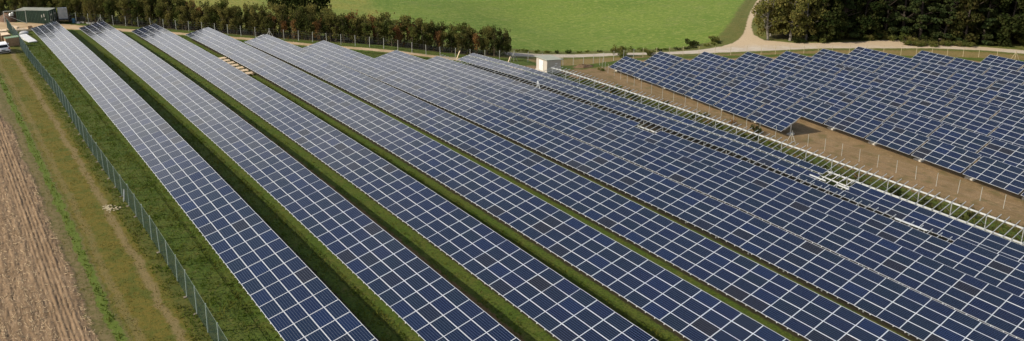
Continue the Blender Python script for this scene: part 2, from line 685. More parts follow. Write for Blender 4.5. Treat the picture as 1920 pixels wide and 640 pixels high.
def col_field(nt):
    x, y, z = sepxyz(nt, pos(nt))
    n1 = noise(nt, .05, 5, .6)
    n2 = noise(nt, .9, 5, .7)
    n3 = noise(nt, .32, 5, .7, stretch=(.35, 1.5, 1))
    g = mix_c(nt, smooth(nt, n1, .36, .62), (.112, .180, .024), (.150, .210, .032))
    g = mix_c(nt, smooth(nt, n3, .5, .72), g, (.180, .225, .055))
    g = mix_c(nt, smooth(nt, noise(nt, .16, 4, .6), .55, .7), g, (.155, .200, .045))
    g = mix_c(nt, math_n(nt, 'MULTIPLY', smooth(nt, n2, .5, .7), .7), g, (.070, .135, .016))
    sc = math_n(nt, 'MULTIPLY', smooth(nt, noise(nt, .5, 4, .7, stretch=(.25, 1.4, 1), dist=.6), .665, .70),
                math_n(nt, 'MULTIPLY', smooth(nt, x, 118, 138), smooth(nt, x, 185, 165)))
    g = mix_c(nt, math_n(nt, 'MULTIPLY', sc, .85), g, (.24, .21, .115))
    wn_ = math_n(nt, 'MULTIPLY', math_n(nt, 'SUBTRACT', n2, .5), 5)
    bd = math_n(nt, 'SUBTRACT', math_n(nt, 'SUBTRACT', x, math_n(nt, 'MULTIPLY', math_n(nt, 'SUBTRACT', y, 155), .32)), 82)
    bd = math_n(nt, 'ADD', bd, wn_)
    yel = mix_c(nt, smooth(nt, n3, .45, .65), (.23, .225, .045), (.27, .235, .062))
    yel = mix_c(nt, smooth(nt, noise(nt, .07, 3, .5), .45, .6), yel, (.18, .21, .042))
    fine = noise(nt, 1.6, 6, .85)
    out = mix_c(nt, smooth(nt, bd, -2.5, 2.5), yel, g)
    out = mix_c(nt, math_n(nt, 'MULTIPLY', smooth(nt, fine, .46, .60), .7), out, (.058, .112, .012))
    out = mix_c(nt, math_n(nt, 'MULTIPLY', smooth(nt, noise(nt, .75, 6, .8), .50, .62), .85), out, (.215, .250, .060))
    tl = math_n(nt, 'ABSOLUTE', math_n(nt, 'SUBTRACT', math_n(nt, 'FRACT', math_n(nt, 'DIVIDE', math_n(nt, 'ADD', math_n(nt, 'ADD', math_n(nt, 'MULTIPLY', x, .45), math_n(nt, 'MULTIPLY', y, .89)), math_n(nt, 'MULTIPLY', n1, 14)), 9)), .5))
    out = mix_c(nt, math_n(nt, 'MULTIPLY', smooth(nt, tl, .05, .0), .3), out, (.20, .21, .065))
    return out, fine


def verge_under(nt):
    return grass_col(nt, (.095, .112, .024), (.14, .132, .034), (.062, .074, .017), (.24, .19, .09), .75)


area('green_field', [(-60, 235), (8, 186), (26, 176), (50, 152), (70, 143), (90, 129), (103, 124), (118, 119.5), (130, 115), (139, 114.2), (148, 119.4), (162, 128), (176, 137.5), (240, 178), (330, 240), (300, 330), (-60, 330)], 2.0, .05,
     sheet_mat('meadow_field', col_field, verge_under, soft=1.2, wob=1.0, bump_d=.12), margin=4)


def col_dirt(nt):
    n1 = noise(nt, .25, 5, .65)
    n2 = noise(nt, 2.4, 5, .7)
    n3 = noise(nt, 10, 3, .7)
    c = mix_c(nt, smooth(nt, n1, .36, .62), (.265, .180, .095), (.200, .140, .068))
    c = mix_c(nt, smooth(nt, n2, .48, .7), c, (.31, .22, .125))
    c = mix_c(nt, math_n(nt, 'MULTIPLY', smooth(nt, noise(nt, .6, 4, .6), .52, .66), .7), c, (.115, .105, .036))
    c = mix_c(nt, math_n(nt, 'MULTIPLY', smooth(nt, n3, .46, .62), .75), c, (.115, .078, .038))
    st = noise(nt, .9, 5, .75, stretch=(2.2, .35, 1))
    c = mix_c(nt, math_n(nt, 'MULTIPLY', smooth(nt, st, .52, .66), .6), c, (.13, .088, .042))
    return c, n3


area('dirt_ground', [(88.6, -5), (88.6, 60), (89.2, 86), (87.5, 97), (84, 102), (80, 105), (81, 111), (90, 109.5), (101, 109.3), (113, 110), (131.5, 99.5), (146, 89.5), (158, 76.5), (172, 57), (150, -20), (100, -20)], 1.0, .03,
     sheet_mat('dry_soil', col_dirt, soft=1.5, wob=1.6, wscale=.5, bump_d=.07), margin=3)


def col_drygrass(nt):
    return grass_col(nt, (.21, .155, .062), (.175, .145, .048), (.13, .10, .035), (.29, .215, .11), .6)


area('dry_grass_verge', [(88, 112), (101, 111.5), (113.9, 111), (122.3, 108), (132.3, 100.2), (146.5, 90.3), (155, 80.5), (166, 69), (178, 52), (185, 52), (174.4, 66.6), (171.5, 72.5), (165.3, 80), (157.1, 86.8), (148.9, 93.7), (139.2, 99.5), (130, 105.7), (120.3, 111.1), (110, 115.5), (99.6, 118.4), (88, 118.9)], .8, .055,
     sheet_mat('dry_grass', col_drygrass, soft=.4, wob=.35, bump_d=.08))


def col_road(nt):
    n1 = noise(nt, .3, 4, .6)
    n2 = noise(nt, 3.5, 5, .7)
    x, y, z = sepxyz(nt, pos(nt))
    c = mix_c(nt, smooth(nt, n1, .35, .65), (.47, .42, .345), (.40, .35, .28))
    jn = math_n(nt, 'ADD', math_n(nt, 'ADD', x, math_n(nt, 'MULTIPLY', y, 1.0)), math_n(nt, 'MULTIPLY', n1, 12))
    c = mix_c(nt, math_n(nt, 'MULTIPLY', smooth(nt, jn, 246, 256), .85), c, (.46, .355, .225))
    c = mix_c(nt, smooth(nt, n2, .5, .75), c, (.27, .21, .145))
    return c, n2


M_road = sheet_mat('pale_gravel', col_road, verge_under, soft=.4, wob=.34, bump_d=.05)
road = [(86.6, 120.6), (88.2, 119.0), (99.8, 118.5), (110.2, 115.6), (120.6, 111.2), (130.3, 105.8), (139.5, 99.6), (149.2, 93.8), (157.4, 86.9), (165.6, 80.1), (171.8, 72.6), (174.6, 66.7), (185, 48),
        (189, 49), (178, 68.3), (174.4, 75.4), (170.6, 80.2), (168.4, 83.2), (172, 83.8), (184.5, 77.5), (185.5, 80.5), (178, 86), (169.2, 89.6), (161, 93), (154, 97.2), (149.2, 101.4),
        (147, 107.6), (150.6, 113), (157.6, 119.1), (165, 124.6), (175.4, 131.3), (230, 166.9), (229.2, 168.7), (173.9, 132.7), (164, 125.8), (156.4, 120.2), (150.2, 115.9), (144.9, 112.7), (140, 110.6), (135.5, 110.0), (129.5, 111.0),
        (120, 115.0), (109.8, 119.3), (99.6, 122.2), (91, 123), (88.6, 124.0)]
area('gravel_road', road, .6, .085, M_road)


def col_strack(nt):
    n1 = noise(nt, .4, 4, .6)
    n2 = noise(nt, 3.0, 5, .7)
    c = mix_c(nt, smooth(nt, n1, .38, .62), (.50, .375, .235), (.40, .29, .165))
    c = mix_c(nt, math_n(nt, 'MULTIPLY', smooth(nt, n2, .55, .75), .7), c, (.24, .19, .075))
    return c, n2


M_strack = sheet_mat('sandy_site_track_soil', col_strack, soft=.5, wob=.6, bump_d=.04)
area('site_track', line_poly([(2, 173), (10, 168), (18.5, 165.8), (26, 160), (33.7, 153), (41, 146), (48.5, 139.6), (55.2, 132), (62.5, 125.8), (70.5, 121.2), (79, 115)], [9, 9, 6, 3.6, 3.2, 3.0, 3.0, 3.0, 3.0, 3.2, 4]), .5, .06, M_strack)


def col_trench(nt):
    n2 = noise(nt, 3.0, 5, .7)
    return mix_c(nt, smooth(nt, n2, .4, .65), (.15, .085, .042), (.20, .125, .06)), n2


x2 = P_X0 + P_PR * 1 + 3.95
area('cable_trench', [(x2 + .75, 20), (x2 + 2.15, 20), (x2 + 2.15, 148), (x2 + .75, 150)], .35, .05, sheet_mat('turned_soil', col_trench, soft=.3, wob=.3, wscale=2))


def col_soil_shade(nt):  # bare soil coloured near black to paint in shade under the panel rows
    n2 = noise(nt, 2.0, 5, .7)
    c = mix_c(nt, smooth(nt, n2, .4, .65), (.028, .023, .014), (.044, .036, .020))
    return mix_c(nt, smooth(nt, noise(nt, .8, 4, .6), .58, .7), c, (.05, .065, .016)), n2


M_soil_shade = sheet_mat('soil_with_painted_shade', col_soil_shade, soft=.25, wob=.22, wscale=1.6)
for r in range(9):  # soil strips that deepen the shade below each row and in the last gap
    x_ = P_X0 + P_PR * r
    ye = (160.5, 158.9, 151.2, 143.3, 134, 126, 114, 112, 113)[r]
    area('soil_painted_shade', [(x_ + .45 - (2.6 if r == 8 else 0), 10), (x_ + (5.5 if r == 0 else 3.9), 10), (x_ + (5.5 if r == 0 else 3.9), ye), (x_ + .45 - (2.6 if r == 8 else 0), ye)], .5, .04, M_soil_shade, margin=.6)


def col_floor(nt):
    n2 = noise(nt, 1.5, 5, .7)
    return mix_c(nt, smooth(nt, n2, .4, .65), (.060, .050, .022), (.085, .075, .026)), n2


area('hedge_ground', [(8, 179), (22, 168.5), (34, 158), (47, 145.5), (60, 133.6), (74, 124.6), (86, 116.4), (88.5, 119), (75, 132), (58, 146), (40, 162), (22, 178), (10, 186)], .8, .075, sheet_mat('leaf_litter', col_floor, soft=1.0, wob=1.0))
area('forest_floor', [(147, 107.5), (153, 100), (162, 92.5), (174, 86), (182, 77), (181, 70), (196, 40), (260, 60), (240, 165), (178, 130.5)], 1.2, .075, sheet_mat('forest_litter', col_floor, verge_under, soft=2.5, wob=1.5))

# ------------------------------------------------------------------ solar panels
PW, PH, PT, FR = 1.662, 1.002, .038, .028


def panel_mesh():
    x, y = PW / 2, PH / 2
    xi, yi = x - FR, y - FR * .9
    V = [(-x, -y, 0), (x, -y, 0), (x, y, 0), (-x, y, 0), (-xi, -yi, 0), (xi, -yi, 0), (xi, yi, 0), (-xi, yi, 0),
         (-xi, -yi, -.004), (xi, -yi, -.004), (xi, yi, -.004), (-xi, yi, -.004),
         (-x, -y, -PT), (x, -y, -PT), (x, y, -PT), (-x, y, -PT)]
    Fq = [(0, 1, 5, 4), (1, 2, 6, 5), (2, 3, 7, 6), (3, 0, 4, 7), (4, 5, 9, 8), (5, 6, 10, 9), (6, 7, 11, 10), (7, 4, 8, 11),
          (8, 9, 10, 11), (0, 12, 13, 1), (1, 13, 14, 2), (2, 14, 15, 3), (3, 15, 12, 0), (15, 14, 13, 12)]
    return np_mesh('panel', V, Fq, [MAT['frame'], MAT['glass']], [0] * 8 + [1] + [0] * 5)


PANEL = panel_mesh()


def axes_matrix(xa, ya, za, loc):
    m = Matrix.Identity(4)
    for i in range(3):
        m[i][0], m[i][1], m[i][2], m[i][3] = xa[i], ya[i], za[i], loc[i]
    return m


def jitter(m, amt):
    return m @ Matrix.Rotation(random.gauss(0, amt), 4, 'X') @ Matrix.Rotation(random.gauss(0, amt), 4, 'Y')


POST = MB().box((0, 0, -.9), (.10, .07, 1.8)).mesh('post', MAT['steel'])
RAFT = MB().box((0, 0, 0), (.055, 4.0, .07)).mesh('rafter', MAT['steel'])
BRACE = MB().box((0, 0, 0), (.05, 1.5, .05)).mesh('brace', MAT['steel'])


class RowFrame:
    def __init__(self, r, tilt=TILT):
        self.r, self.x = r, P_X0 + P_PR * r
        self.ct, self.st = math.cos(tilt), math.sin(tilt)

    def at(self, Y, t, lift=0.0):
        """a point t metres up the slope, at Y along the row"""
        x = self.x + t * self.ct - lift * self.st
        return Vector((x, Y, row_low(self.r, Y) + t * self.st + lift * self.ct))

    def basis(self, Y):
        e = .8
        ya = Vector((self.ct, 0, self.st))
        xa = Vector((0, -2 * e, row_low(self.r, Y - e) - row_low(self.r, Y + e))).normalized()
        xa = (xa - ya * xa.dot(ya)).normalized()
        return xa, ya, xa.cross(ya)


ROW_Y0 = [44.5587, 40.4241, 36.1627, 31.9058, 29.2886, 25.1177, 24.4, 26.7, 26.9]
ROW_FAR = [160.8, 159.2, 151.5, 143.6, 134.4, 126.3, 114.4, 112.6, 113.6]
ROW_NEAR = [36, 31, 26, 21, 16, 12, 10, 9, 9]
ROW_LABEL = ['first row of solar panels, alongside the green mesh fence',
             'second solar panel row from the mesh fence, beside the bare soil trench',
             'third solar panel row from the mesh fence, left of the wooden pallets',
             'fourth solar panel row from the mesh fence, right of the wooden pallets',
             'fifth solar panel row counted from the green mesh fence',
             'sixth solar panel row from the mesh fence, dark tree reflections at its far end',
             'seventh solar panel row, just in front of the row with bare rafter ends',
             'three-panel-high solar row with bare rafter ends sticking out along its top',
             'last fully panelled solar row, right in front of the empty rack']

for r in range(9):
    fr = RowFrame(r)
    y_far, y_near = ROW_FAR[r], ROW_NEAR[r]
    i_far = int(round((ROW_Y0[r] - y_far) / PA))
    i_near = int(math.floor((ROW_Y0[r] - y_near) / PA))
    yE = ROW_Y0[r] - i_far * PA
    org = Vector((fr.x + 2, yE - .5, gz(fr.x + 2, yE - .5)))
    root = thing('solar_panel_row', ROW_LABEL[r], 'solar row', org, 0, 'long solar rows on the left')
    T = Matrix.Translation(-org)
    for i in range(i_far, i_near):
        Yc = ROW_Y0[r] - (i + .5) * PA
        xa, ya, za = fr.basis(Yc)
        for j in range(4):
            extra = 0.0
            if r == 7 and j == 3 and Yc > 27.6:
                continue
            if r == 7 and j == 2 and abs(Yc - 63.6) < 1.7:
                continue
            if r == 8:
                if j == 0 and Yc > 27.6:
                    continue
                if j == 3 and Yc > 46:
                    extra = .22
                if j == 3 and 41.6 < Yc < 46:
                    continue
                if j == 2 and 42.6 < Yc < 44.6:
                    continue
            t = (j + .5) * PB + extra + random.gauss(0, .004)
            if r == 6 or r == 7:
                t += .015 * math.sin(i * .9)
            pt = fr.at(Yc + random.gauss(0, .006), t, random.gauss(0, .004))
            inst('panel', PANEL, root, T @ jitter(axes_matrix(xa, ya, za, pt), .0042))
    # beams along the row
    ys = np.arange(yE - .2, ROW_Y0[r] - i_near * PA, -3.34)
    for t in ((.95, 2.6) if r == 7 else ((1.6, 3.05) if r == 8 else (.95, 3.05))):
        mb = MB()
        for a, b in zip(ys[:-1], ys[1:]):
            pa, pb = fr.at(a, t, -.16) - org, fr.at(b + .003, t, -.16) - org
            mb.bar(pa, pb, .07, .11)
        mb.build('beam', MAT['rail'], root)
    # rafters under the panels: ends show as pale clips along the low edge
    if r == 7:
        for i in range(i_far, i_near):
            for f in (.24, .74):
                Yc = ROW_Y0[r] - (i + f) * PA
                xa, ya, za = fr.basis(Yc)
                inst('rafter', RAFT, root, T @ axes_matrix(xa, ya, za, fr.at(Yc, 2.02, -.078)))
    else:
        mb = MB()
        for i in range(i_far, i_near):
            for f in (.24, .74):
                Yc = ROW_Y0[r] - (i + f) * PA
                mb.bar(fr.at(Yc, 1.03 if (r == 8 and Yc > 27.6) else -.035, -.078) - org, fr.at(Yc, 4.06 + (.35 if r == 8 and Yc > 41 else 0), -.078) - org, .05, .07)
        mb.build('rafter_set', MAT['clip'], root)['kind'] = 'stuff'
    # posts
    for Yp in ys[::1]:
        for t in ((1.7, 3.0) if r == 8 else (1.0, 2.7)):
            pt = fr.at(float(Yp), t, -.2)
            inst('post', POST, root, T @ Matrix.Translation(pt))
    if r == 8:
        for Yc in (46.4, 44.6, 42.2):
            pa, pb = fr.at(Yc, 2.2, -.02), fr.at(Yc - 1.2, 2.25, -.02)
        for t, y0_, y1_ in ((2.35, 46.2, 44.3), (2.5, 43.0, 41.7)):
            MB().bar(fr.at(y0_, t, .0) - org, fr.at(y1_, t, .0) - org, .16, .10).build('loose_rail', MAT['rail'], root)
    if r == 7:
        pa = fr.at(85.2, 3.1, .03) - org
        pb = fr.at(85.9, 3.9, .55) - org
        pc = fr.at(84.3, 2.9, .03) - org
        MB().bar(pa, pb, .07, .07).build('loose_rail', MAT['rail'], root)
        MB().bar(pc, pb, .07, .07).build('loose_rail', MAT['rail'], root)
        MB().bar(fr.at(33.5, 3.3, .03) - org, fr.at(30.6, 3.35, .03) - org, .24, .03).build('loose_rail', MAT['rail'], root)
    if r == 4:
        for k in range(3):
            MB().bar(fr.at(yE + .06, 2.2 + k * .35, .05 + .03 * k) - org, fr.at(yE - .5, 2.9 + k * .3, .08 + .06 * k) - org, .06, .06).build('loose_rail', MAT['rail'], root)

# the empty rack
fr = RowFrame(9)
org = Vector((fr.x + 2, 99, gz(fr.x + 2, 99)))
root = thing('bare_panel_rack', 'empty galvanised panel rack of rails and rafters beside the last solar row', 'rack', org)
T = Matrix.Translation(-org)
ys = np.arange(99.5, 14, -1.0)
for t, wd in ((.75, .13), (3.05, .13)):
    mb = MB()
    for a, b in zip(ys[:-1], ys[1:]):
        mb.bar(fr.at(a, t, -.13) - org, fr.at(b + .003, t, -.13) - org, wd, .13)
    mb.build('rail', MAT['rail'], root)
yy = 99.2
k = 0
while yy > 14.5:
    xa, ya, za = fr.basis(yy)
    inst('rafter', RAFT, root, T @ jitter(axes_matrix(xa, ya, za, fr.at(yy, 1.95 + random.gauss(0, .03), -.03)), .006))
    if k % 4 == 0:
        for t in (.75, 3.05):
            inst('post', POST, root, T @ Matrix.Translation(fr.at(yy, t, -.18)))
        d = fr.at(yy, 2.3, -.55)
        inst('brace', BRACE, root, T @ Matrix.Translation(d) @ Matrix.Rotation(R(35), 4, 'Y') @ Matrix.Rotation(R(90), 4, 'Z'))
    yy -= .74 if k % 2 else .95
    k += 1

# ------------------------------------------------------------------ right-hand block of tables
LT = 4 * PA - .02
FOOT = MB().box((0, 0, .12), (1.1, .55, .26), taper=.92).mesh('concrete_foot', MAT['concrete'])
TPOST = MB().box((0, 0, -.7), (.12, .12, 1.4)).mesh('post', MAT['rail'])
QCOL = {0: 6, 1: 12, 2: 13, 3: 13, 4: 14, 5: 14, 6: 14, 7: 13, 8: 11}


def in_view(P3):
    d = np.array(P3) - np.array([0, 0, CAM_H])
    z = d @ fw
    if z < 1:
        return False
    x = 960 + 1537.44 * (d @ r1) / z
    y = 100 - 1537.44 * (d @ u1) / z
    return x < 2080 and y < 760


qct, qst = math.cos(QTILT), math.sin(QTILT)
N3 = Vector((QN[0], QN[1], 0))
A3 = Vector((QA[0], QA[1], 0))
for k in range(9):
    for c in range(QCOL[k]):
        s0 = Q_S0[k] + c * (LT + QGAP)
        sm_ = s0 + LT / 2
        lowc = Vector((*(Q0 + QA * sm_ + QN * (k * QPR)), q_low(k, sm_)))
        if not in_view(lowc):
            continue
        slope = QSL + 2 * QCV * sm_
        dzr = random.gauss(0, .02)
        xa = (A3 + Vector((0, 0, slope))).normalized()
        ya = (N3 * qct + Vector((0, 0, qst))).normalized()
        ya = (ya - xa * ya.dot(xa)).normalized()
        za = xa.cross(ya)
        if za.z < 0:
            raise RuntimeError('flip')
        mid = lowc + ya * 2.02
        g = Vector((mid.x, mid.y, gz(mid.x, mid.y)))
        lab = '%s solar table from the road end in the %s row of the right block' % (ORD[c], ORD[k])
        root = thing('solar_table', lab, 'solar table', g, 0, 'separate solar tables of the right block')
        T = Matrix.Translation(-g)
        tj = random.gauss(0, .004)
        for i in range(4):
            for j in range(4):
                pt = lowc + xa * ((i - 1.5) * PA) + ya * ((j + .5) * PB) + Vector((0, 0, dzr + tj * (i - 1.5)))
                inst('panel', PANEL, root, T @ jitter(axes_matrix(xa, ya, za, pt), .0045))
        for t in (.8, 3.2):
            pa = lowc + ya * t - xa * (LT / 2 - .1) - za * .1
            pb = lowc + ya * t + xa * (LT / 2 - .1) - za * .1
            MB().bar(pa - g, pb - g, .08, .12).build('beam', MAT['rail'], root)
        for s in (-1, 1):
            pt = lowc + ya * 2.15 + xa * (s * (LT / 2 - .14)) - za * .12
            zz = gz(pt.x, pt.y)
            inst('post', TPOST, root, T @ Matrix.Translation(pt) @ Matrix.Diagonal((1, 1, max(.3, (pt.z - zz)) / 1.4, 1)))
            inst('concrete_foot', FOOT, root, T @ Matrix.Translation((pt.x + .1, pt.y, zz)))
            MB().bar(lowc + ya * .7 + xa * (s * (LT / 2 - .14)) - za * .2 - g, lowc + ya * 3.3 + xa * (s * (LT / 2 - .14)) - za * .2 - g, .08, .10).build('cross_beam', MAT['rail'], root)

# ------------------------------------------------------------------ fences
def wire_panel_mesh(L, H, step=.07, hstep=.2, w=.0055):
    mb = MB()
    n = int(L / step)
    for i in range(n):
        x = -L / 2 + (i + .5) * step
        mb.bar((x, 0, .04), (x, 0, H), w, w, up=(1, 0, 0))
    z = .06
    while z < H:
        mb.bar((-L / 2, .008, z), (L / 2, .008, z), w * 1.3, w * 1.3)
        z += hstep
    mb.bar((-L / 2, 0, H - .01), (L / 2, 0, H - .01), .010, .010, mi=1)
    return mb.mesh('mesh_panel', [MAT['fence_green'], MAT['fence_post']])


FX, FSP, FH = 11.1, 2.45, 1.95
PANELW = wire_panel_mesh(FSP, FH)
FPOST = MB().box((0, 0, FH / 2), (.055, .075, FH + .1)).mesh('post', MAT['fence_post'])
FFOOT = MB().box((0, 0, .03), (.24, .26, .08), taper=.8).mesh('concrete_foot', MAT['foot'])
org = Vector((FX, 165, gz(FX, 165)))
root = thing('mesh_fence', 'green wire mesh fence on steel posts left of the first solar row', 'fence', org)
T = Matrix.Translation(-org)
y = 46.2 - FSP * 5
while y < 167:
    xo = .12 * math.sin(y * .13)
    z = gz(FX, y)
    inst('post', FPOST, root, T @ Matrix.Translation((FX + xo, y, z)) @ Matrix.Rotation(random.gauss(0, .012), 4, 'Y') @ Matrix.Rotation(random.gauss(0, .012), 4, 'X'))
    if random.random() < .75:
        inst('concrete_foot', FFOOT, root, T @ Matrix.Translation((FX + xo - .1, y + random.gauss(0, .05), z)) @ Matrix.Rotation(random.random(), 4, 'Z'))
    if y < 164:
        y2 = y + FSP
        xo2 = .12 * math.sin(y2 * .13)
        a = Vector((FX + xo, y, z))
        b = Vector((FX + xo2, y2, gz(FX, y2)))
        xa = (b - a).normalized()
        za = Vector((0, 0, 1))
        ya = za.cross(xa).normalized()
        inst('mesh_panel', PANELW, root, T @ axes_matrix(xa, ya, za, (a + b) / 2))
    y += FSP
# a leaning white board caught at the fence
b = MB().box((0, 0, .55), (.09, .03, 1.1)).build('white_plank', MAT['white'])
b.location = (FX - .12, 69.4, gz(FX, 69.4))
b.rotation_euler = (R(-6), R(7), 0)
tag(b, 'narrow white plank leaning on the green mesh fence', 'plank')


def post_fence(name, label, pts, spacing, h, pmat, pr=.045, wires=4, brace_at=(), wmat=None):
    pts = [Vector((x_, y_, 0)) for x_, y_ in pts]
    segs = []
    out = []
    for a, b in zip(pts[:-1], pts[1:]):
        n = max(1, int(round((b - a).length / spacing)))
        for i in range(n):
            out.append(a.lerp(b, i / n))
    out.append(pts[-1])
    o0 = out[0]
    org = Vector((o0.x, o0.y, gz(o0.x, o0.y)))
    root = thing(name, label, 'fence', org)
    pm = MB().tube((0, 0, -.1), (0, 0, h), pr, pr * .9, 6).mesh('post', pmat)
    tops = []
    for i, q in enumerate(out):
        q.z = gz(q.x, q.y)
        tilt = Matrix.Rotation(random.gauss(0, .02), 4, 'X') @ Matrix.Rotation(random.gauss(0, .02), 4, 'Y')
        inst('post', pm, root, Matrix.Translation(q - org) @ tilt)
        if i in brace_at:
            d = (out[min(i + 1, len(out) - 1)] - out[max(i - 1, 0)]).normalized()
            for s in (-1, 1):
                e = q + d * (s * 1.5)
                e.z = gz(e.x, e.y)
                MB().tube(q - org + Vector((0, 0, h * .8)), e - org, .035, .035, 5).build('brace', pmat, root)
    for w in range(wires):
        mb = MB()
        hh = h * (.12 + .83 * w / max(1, wires - 1))
        for a, b in zip(out[:-1], out[1:]):
            mb.bar(a - org + Vector((0, 0, hh)), b - org + Vector((0, 0, hh)), .006, .006)
        mb.build('wire', wmat or MAT['wire'], root)
    return root


REAR = [(20.5, 169.6), (31.5, 160.9), (45.6, 145.6), (53.5, 138.2), (62.7, 128.4), (72.2, 120.0), (79, 116.0), (89, 112.3), (101, 111.8), (113.9, 111.5)]
post_fence('wire_fence', 'post and wire fence with pale posts running in front of the tree hedge', REAR, 2.5, 2.0, MAT['grey_post'], .05, 5, brace_at=(3, 16, 33))
post_fence('wire_fence', 'post and wire fence between the right solar block and the gravel road', [(113.9, 111.5), (122.3, 108.6), (132.3, 100.7), (146.5, 90.8), (155, 81.2), (165.1, 71), (177, 53)], 3.0, 2.0, MAT['tan_post'], .045, 4, brace_at=(15, 24))
post_fence('wire_fence', 'thin wire fence along the dirt strip between empty rack and right block', [(101, 110), (97.6, 104), (94, 92), (91.8, 78), (91.1, 66), (92.9, 57), (93.4, 45), (93.5, 20)], 2.6, 1.75, MAT['grey_post'], .03, 3, brace_at=(20,))

# ------------------------------------------------------------------ foliage
def leaf_mat(name, cols, trans=.35):
    m, nt, bs, out = new_mat(name)
    oi = nt.nodes.new('ShaderNodeObjectInfo')
    rnd = oi.outputs['Random']
    n1 = noise(nt, .55, 3, .6)
    n2 = noise(nt, 5.0, 2, .6)
    c = mix_c(nt, rnd, cols[0], cols[1])
    c = mix_c(nt, smooth(nt, n1, .42, .62), c, cols[2])
    c = mix_c(nt, math_n(nt, 'MULTIPLY', smooth(nt, n2, .5, .7), .6), c, cols[3])
    nt.nodes.remove(bs)
    di = nt.nodes.new('ShaderNodeBsdfDiffuse')
    tr = nt.nodes.new('ShaderNodeBsdfTranslucent')
    mx = nt.nodes.new('ShaderNodeMixShader')
    mx.inputs[0].default_value = trans
    nt.links.new(c, di.inputs[0])
    nt.links.new(c, tr.inputs[0])
    nt.links.new(di.outputs[0], mx.inputs[1])
    nt.links.new(tr.outputs[0], mx.inputs[2])
    nt.links.new(mx.outputs[0], out.inputs[0])
    return m


LEAF = {'green': leaf_mat('green_leaves', [(.085, .110, .026), (.110, .120, .032), (.155, .140, .044), (.056, .072, .019)]),
        'olive': leaf_mat('olive_leaves', [(.120, .128, .034), (.150, .142, .042), (.190, .165, .050), (.072, .078, .022)]),
        'rust': leaf_mat('rust_leaves', [(.22, .095, .042), (.18, .11, .042), (.25, .14, .045), (.10, .06, .028)]),
        'dark': leaf_mat('dark_leaves', [(.022, .034, .010), (.030, .040, .012), (.042, .046, .014), (.014, .020, .007)], .25),
        'pine': leaf_mat('pine_needles', [(.030, .046, .016), (.040, .056, .020), (.056, .066, .022), (.018, .026, .010)], .2),
        'forest': leaf_mat('forest_leaves', [(.030, .039, .011), (.040, .043, .013), (.056, .048, .016), (.016, .021, .007)], .22),
        'brownleaf': leaf_mat('brown_forest_leaves', [(.056, .041, .018), (.046, .038, .015), (.070, .048, .021), (.024, .020, .009)], .22),
        'weed': leaf_mat('weed_leaves', [(.085, .125, .018), (.100, .130, .022), (.135, .140, .030), (.052, .075, .013)]),
        'rough': leaf_mat('rough_weed_leaves', [(.078, .082, .022), (.095, .090, .028), (.130, .105, .040), (.045, .048, .014)]),
        'drygrass': leaf_mat('dry_grass_blades', [(.19, .155, .036), (.19, .155, .036), (.135, .140, .028), (.24, .185, .060)], .35),
        'grass': leaf_mat('grass_blades', [(.082, .122, .017), (.082, .122, .017), (.135, .142, .028), (.048, .074, .011)], .4)}


def quads_from(C_, size, rg, flat=0.0, aspect=1.0):
    """randomly turned leaf quads centred on C_"""
    n = len(C_)
    a = rg.normal(size=(n, 3))
    a[:, 2] *= (1 - flat)
    a /= np.linalg.norm(a, axis=1)[:, None]
    b = rg.normal(size=(n, 3))
    b -= (b * a).sum(1)[:, None] * a
    b /= np.linalg.norm(b, axis=1)[:, None]
    s = (size * rg.uniform(.6, 1.35, n))[:, None]
    a *= s * .5 * aspect
    b *= s * .5
    V = np.stack([C_ - a - b * .6, C_ + a * .3 - b, C_ + a + b * .5, C_ - a * .4 + b], 1).reshape(-1, 3)
    F_ = np.arange(4 * n).reshape(n, 4)
    return V, F_


def crown_pts(n, blobs, rg):
    """points spread through a set of ellipsoid clumps, thicker towards their skins"""
    w = np.array([b[3] * b[3] * b[4] for b in blobs])
    pick = rg.choice(len(blobs), n, p=w / w.sum())
    B_ = np.array(blobs)[pick]
    d = rg.normal(size=(n, 3))
    d /= np.linalg.norm(d, axis=1)[:, None]
    rr = rg.uniform(.25, 1.0, n) ** .45
    P_ = B_[:, :3] + d * rr[:, None] * np.stack([B_[:, 3], B_[:, 3], B_[:, 4]], 1)
    return P_ + rg.normal(0, .05, P_.shape)


def limb_tree(mb, h, rb, rg, limbs, spread, lo=.3, stems=1, lean=.05):
    for s in range(stems):
        a0 = rg.uniform(0, 6.28)
        off = Vector((math.cos(a0), math.sin(a0), 0)) * (.0 if stems == 1 else rg.uniform(.1, .5))
        p = off.copy()
        d = Vector((rg.normal(0, lean), rg.normal(0, lean), 1)).normalized()
        hh = h * (1 if s == 0 else rg.uniform(.7, 1))
        nseg = 5
        pts = [p.copy()]
        for i in range(nseg):
            d = (d + Vector((rg.normal(0, .06), rg.normal(0, .06), .05))).normalized()
            p = p + d * hh / nseg
            pts.append(p.copy())
        r_ = rb * (1 if s == 0 else .7)
        for i in range(nseg):
            mb.tube(pts[i], pts[i + 1], r_ * (1 - i / (nseg + .6)), r_ * (1 - (i + 1) / (nseg + .6)), 6, cap=False)
        for b in range(limbs):
            t = rg.uniform(lo, .9)
            k_ = t * nseg
            i = min(int(k_), nseg - 1)
            q = pts[i].lerp(pts[i + 1], k_ - i)
            an = rg.uniform(0, 6.28)
            ln = spread * rg.uniform(.5, 1.0) * (1.15 - t * .6)
            e = q + Vector((math.cos(an) * ln, math.sin(an) * ln, ln * rg.uniform(.35, .9)))
            mb.tube(q, e, r_ * .38 * (1.1 - t * .7), .008 + r_ * .06, 5, cap=False)


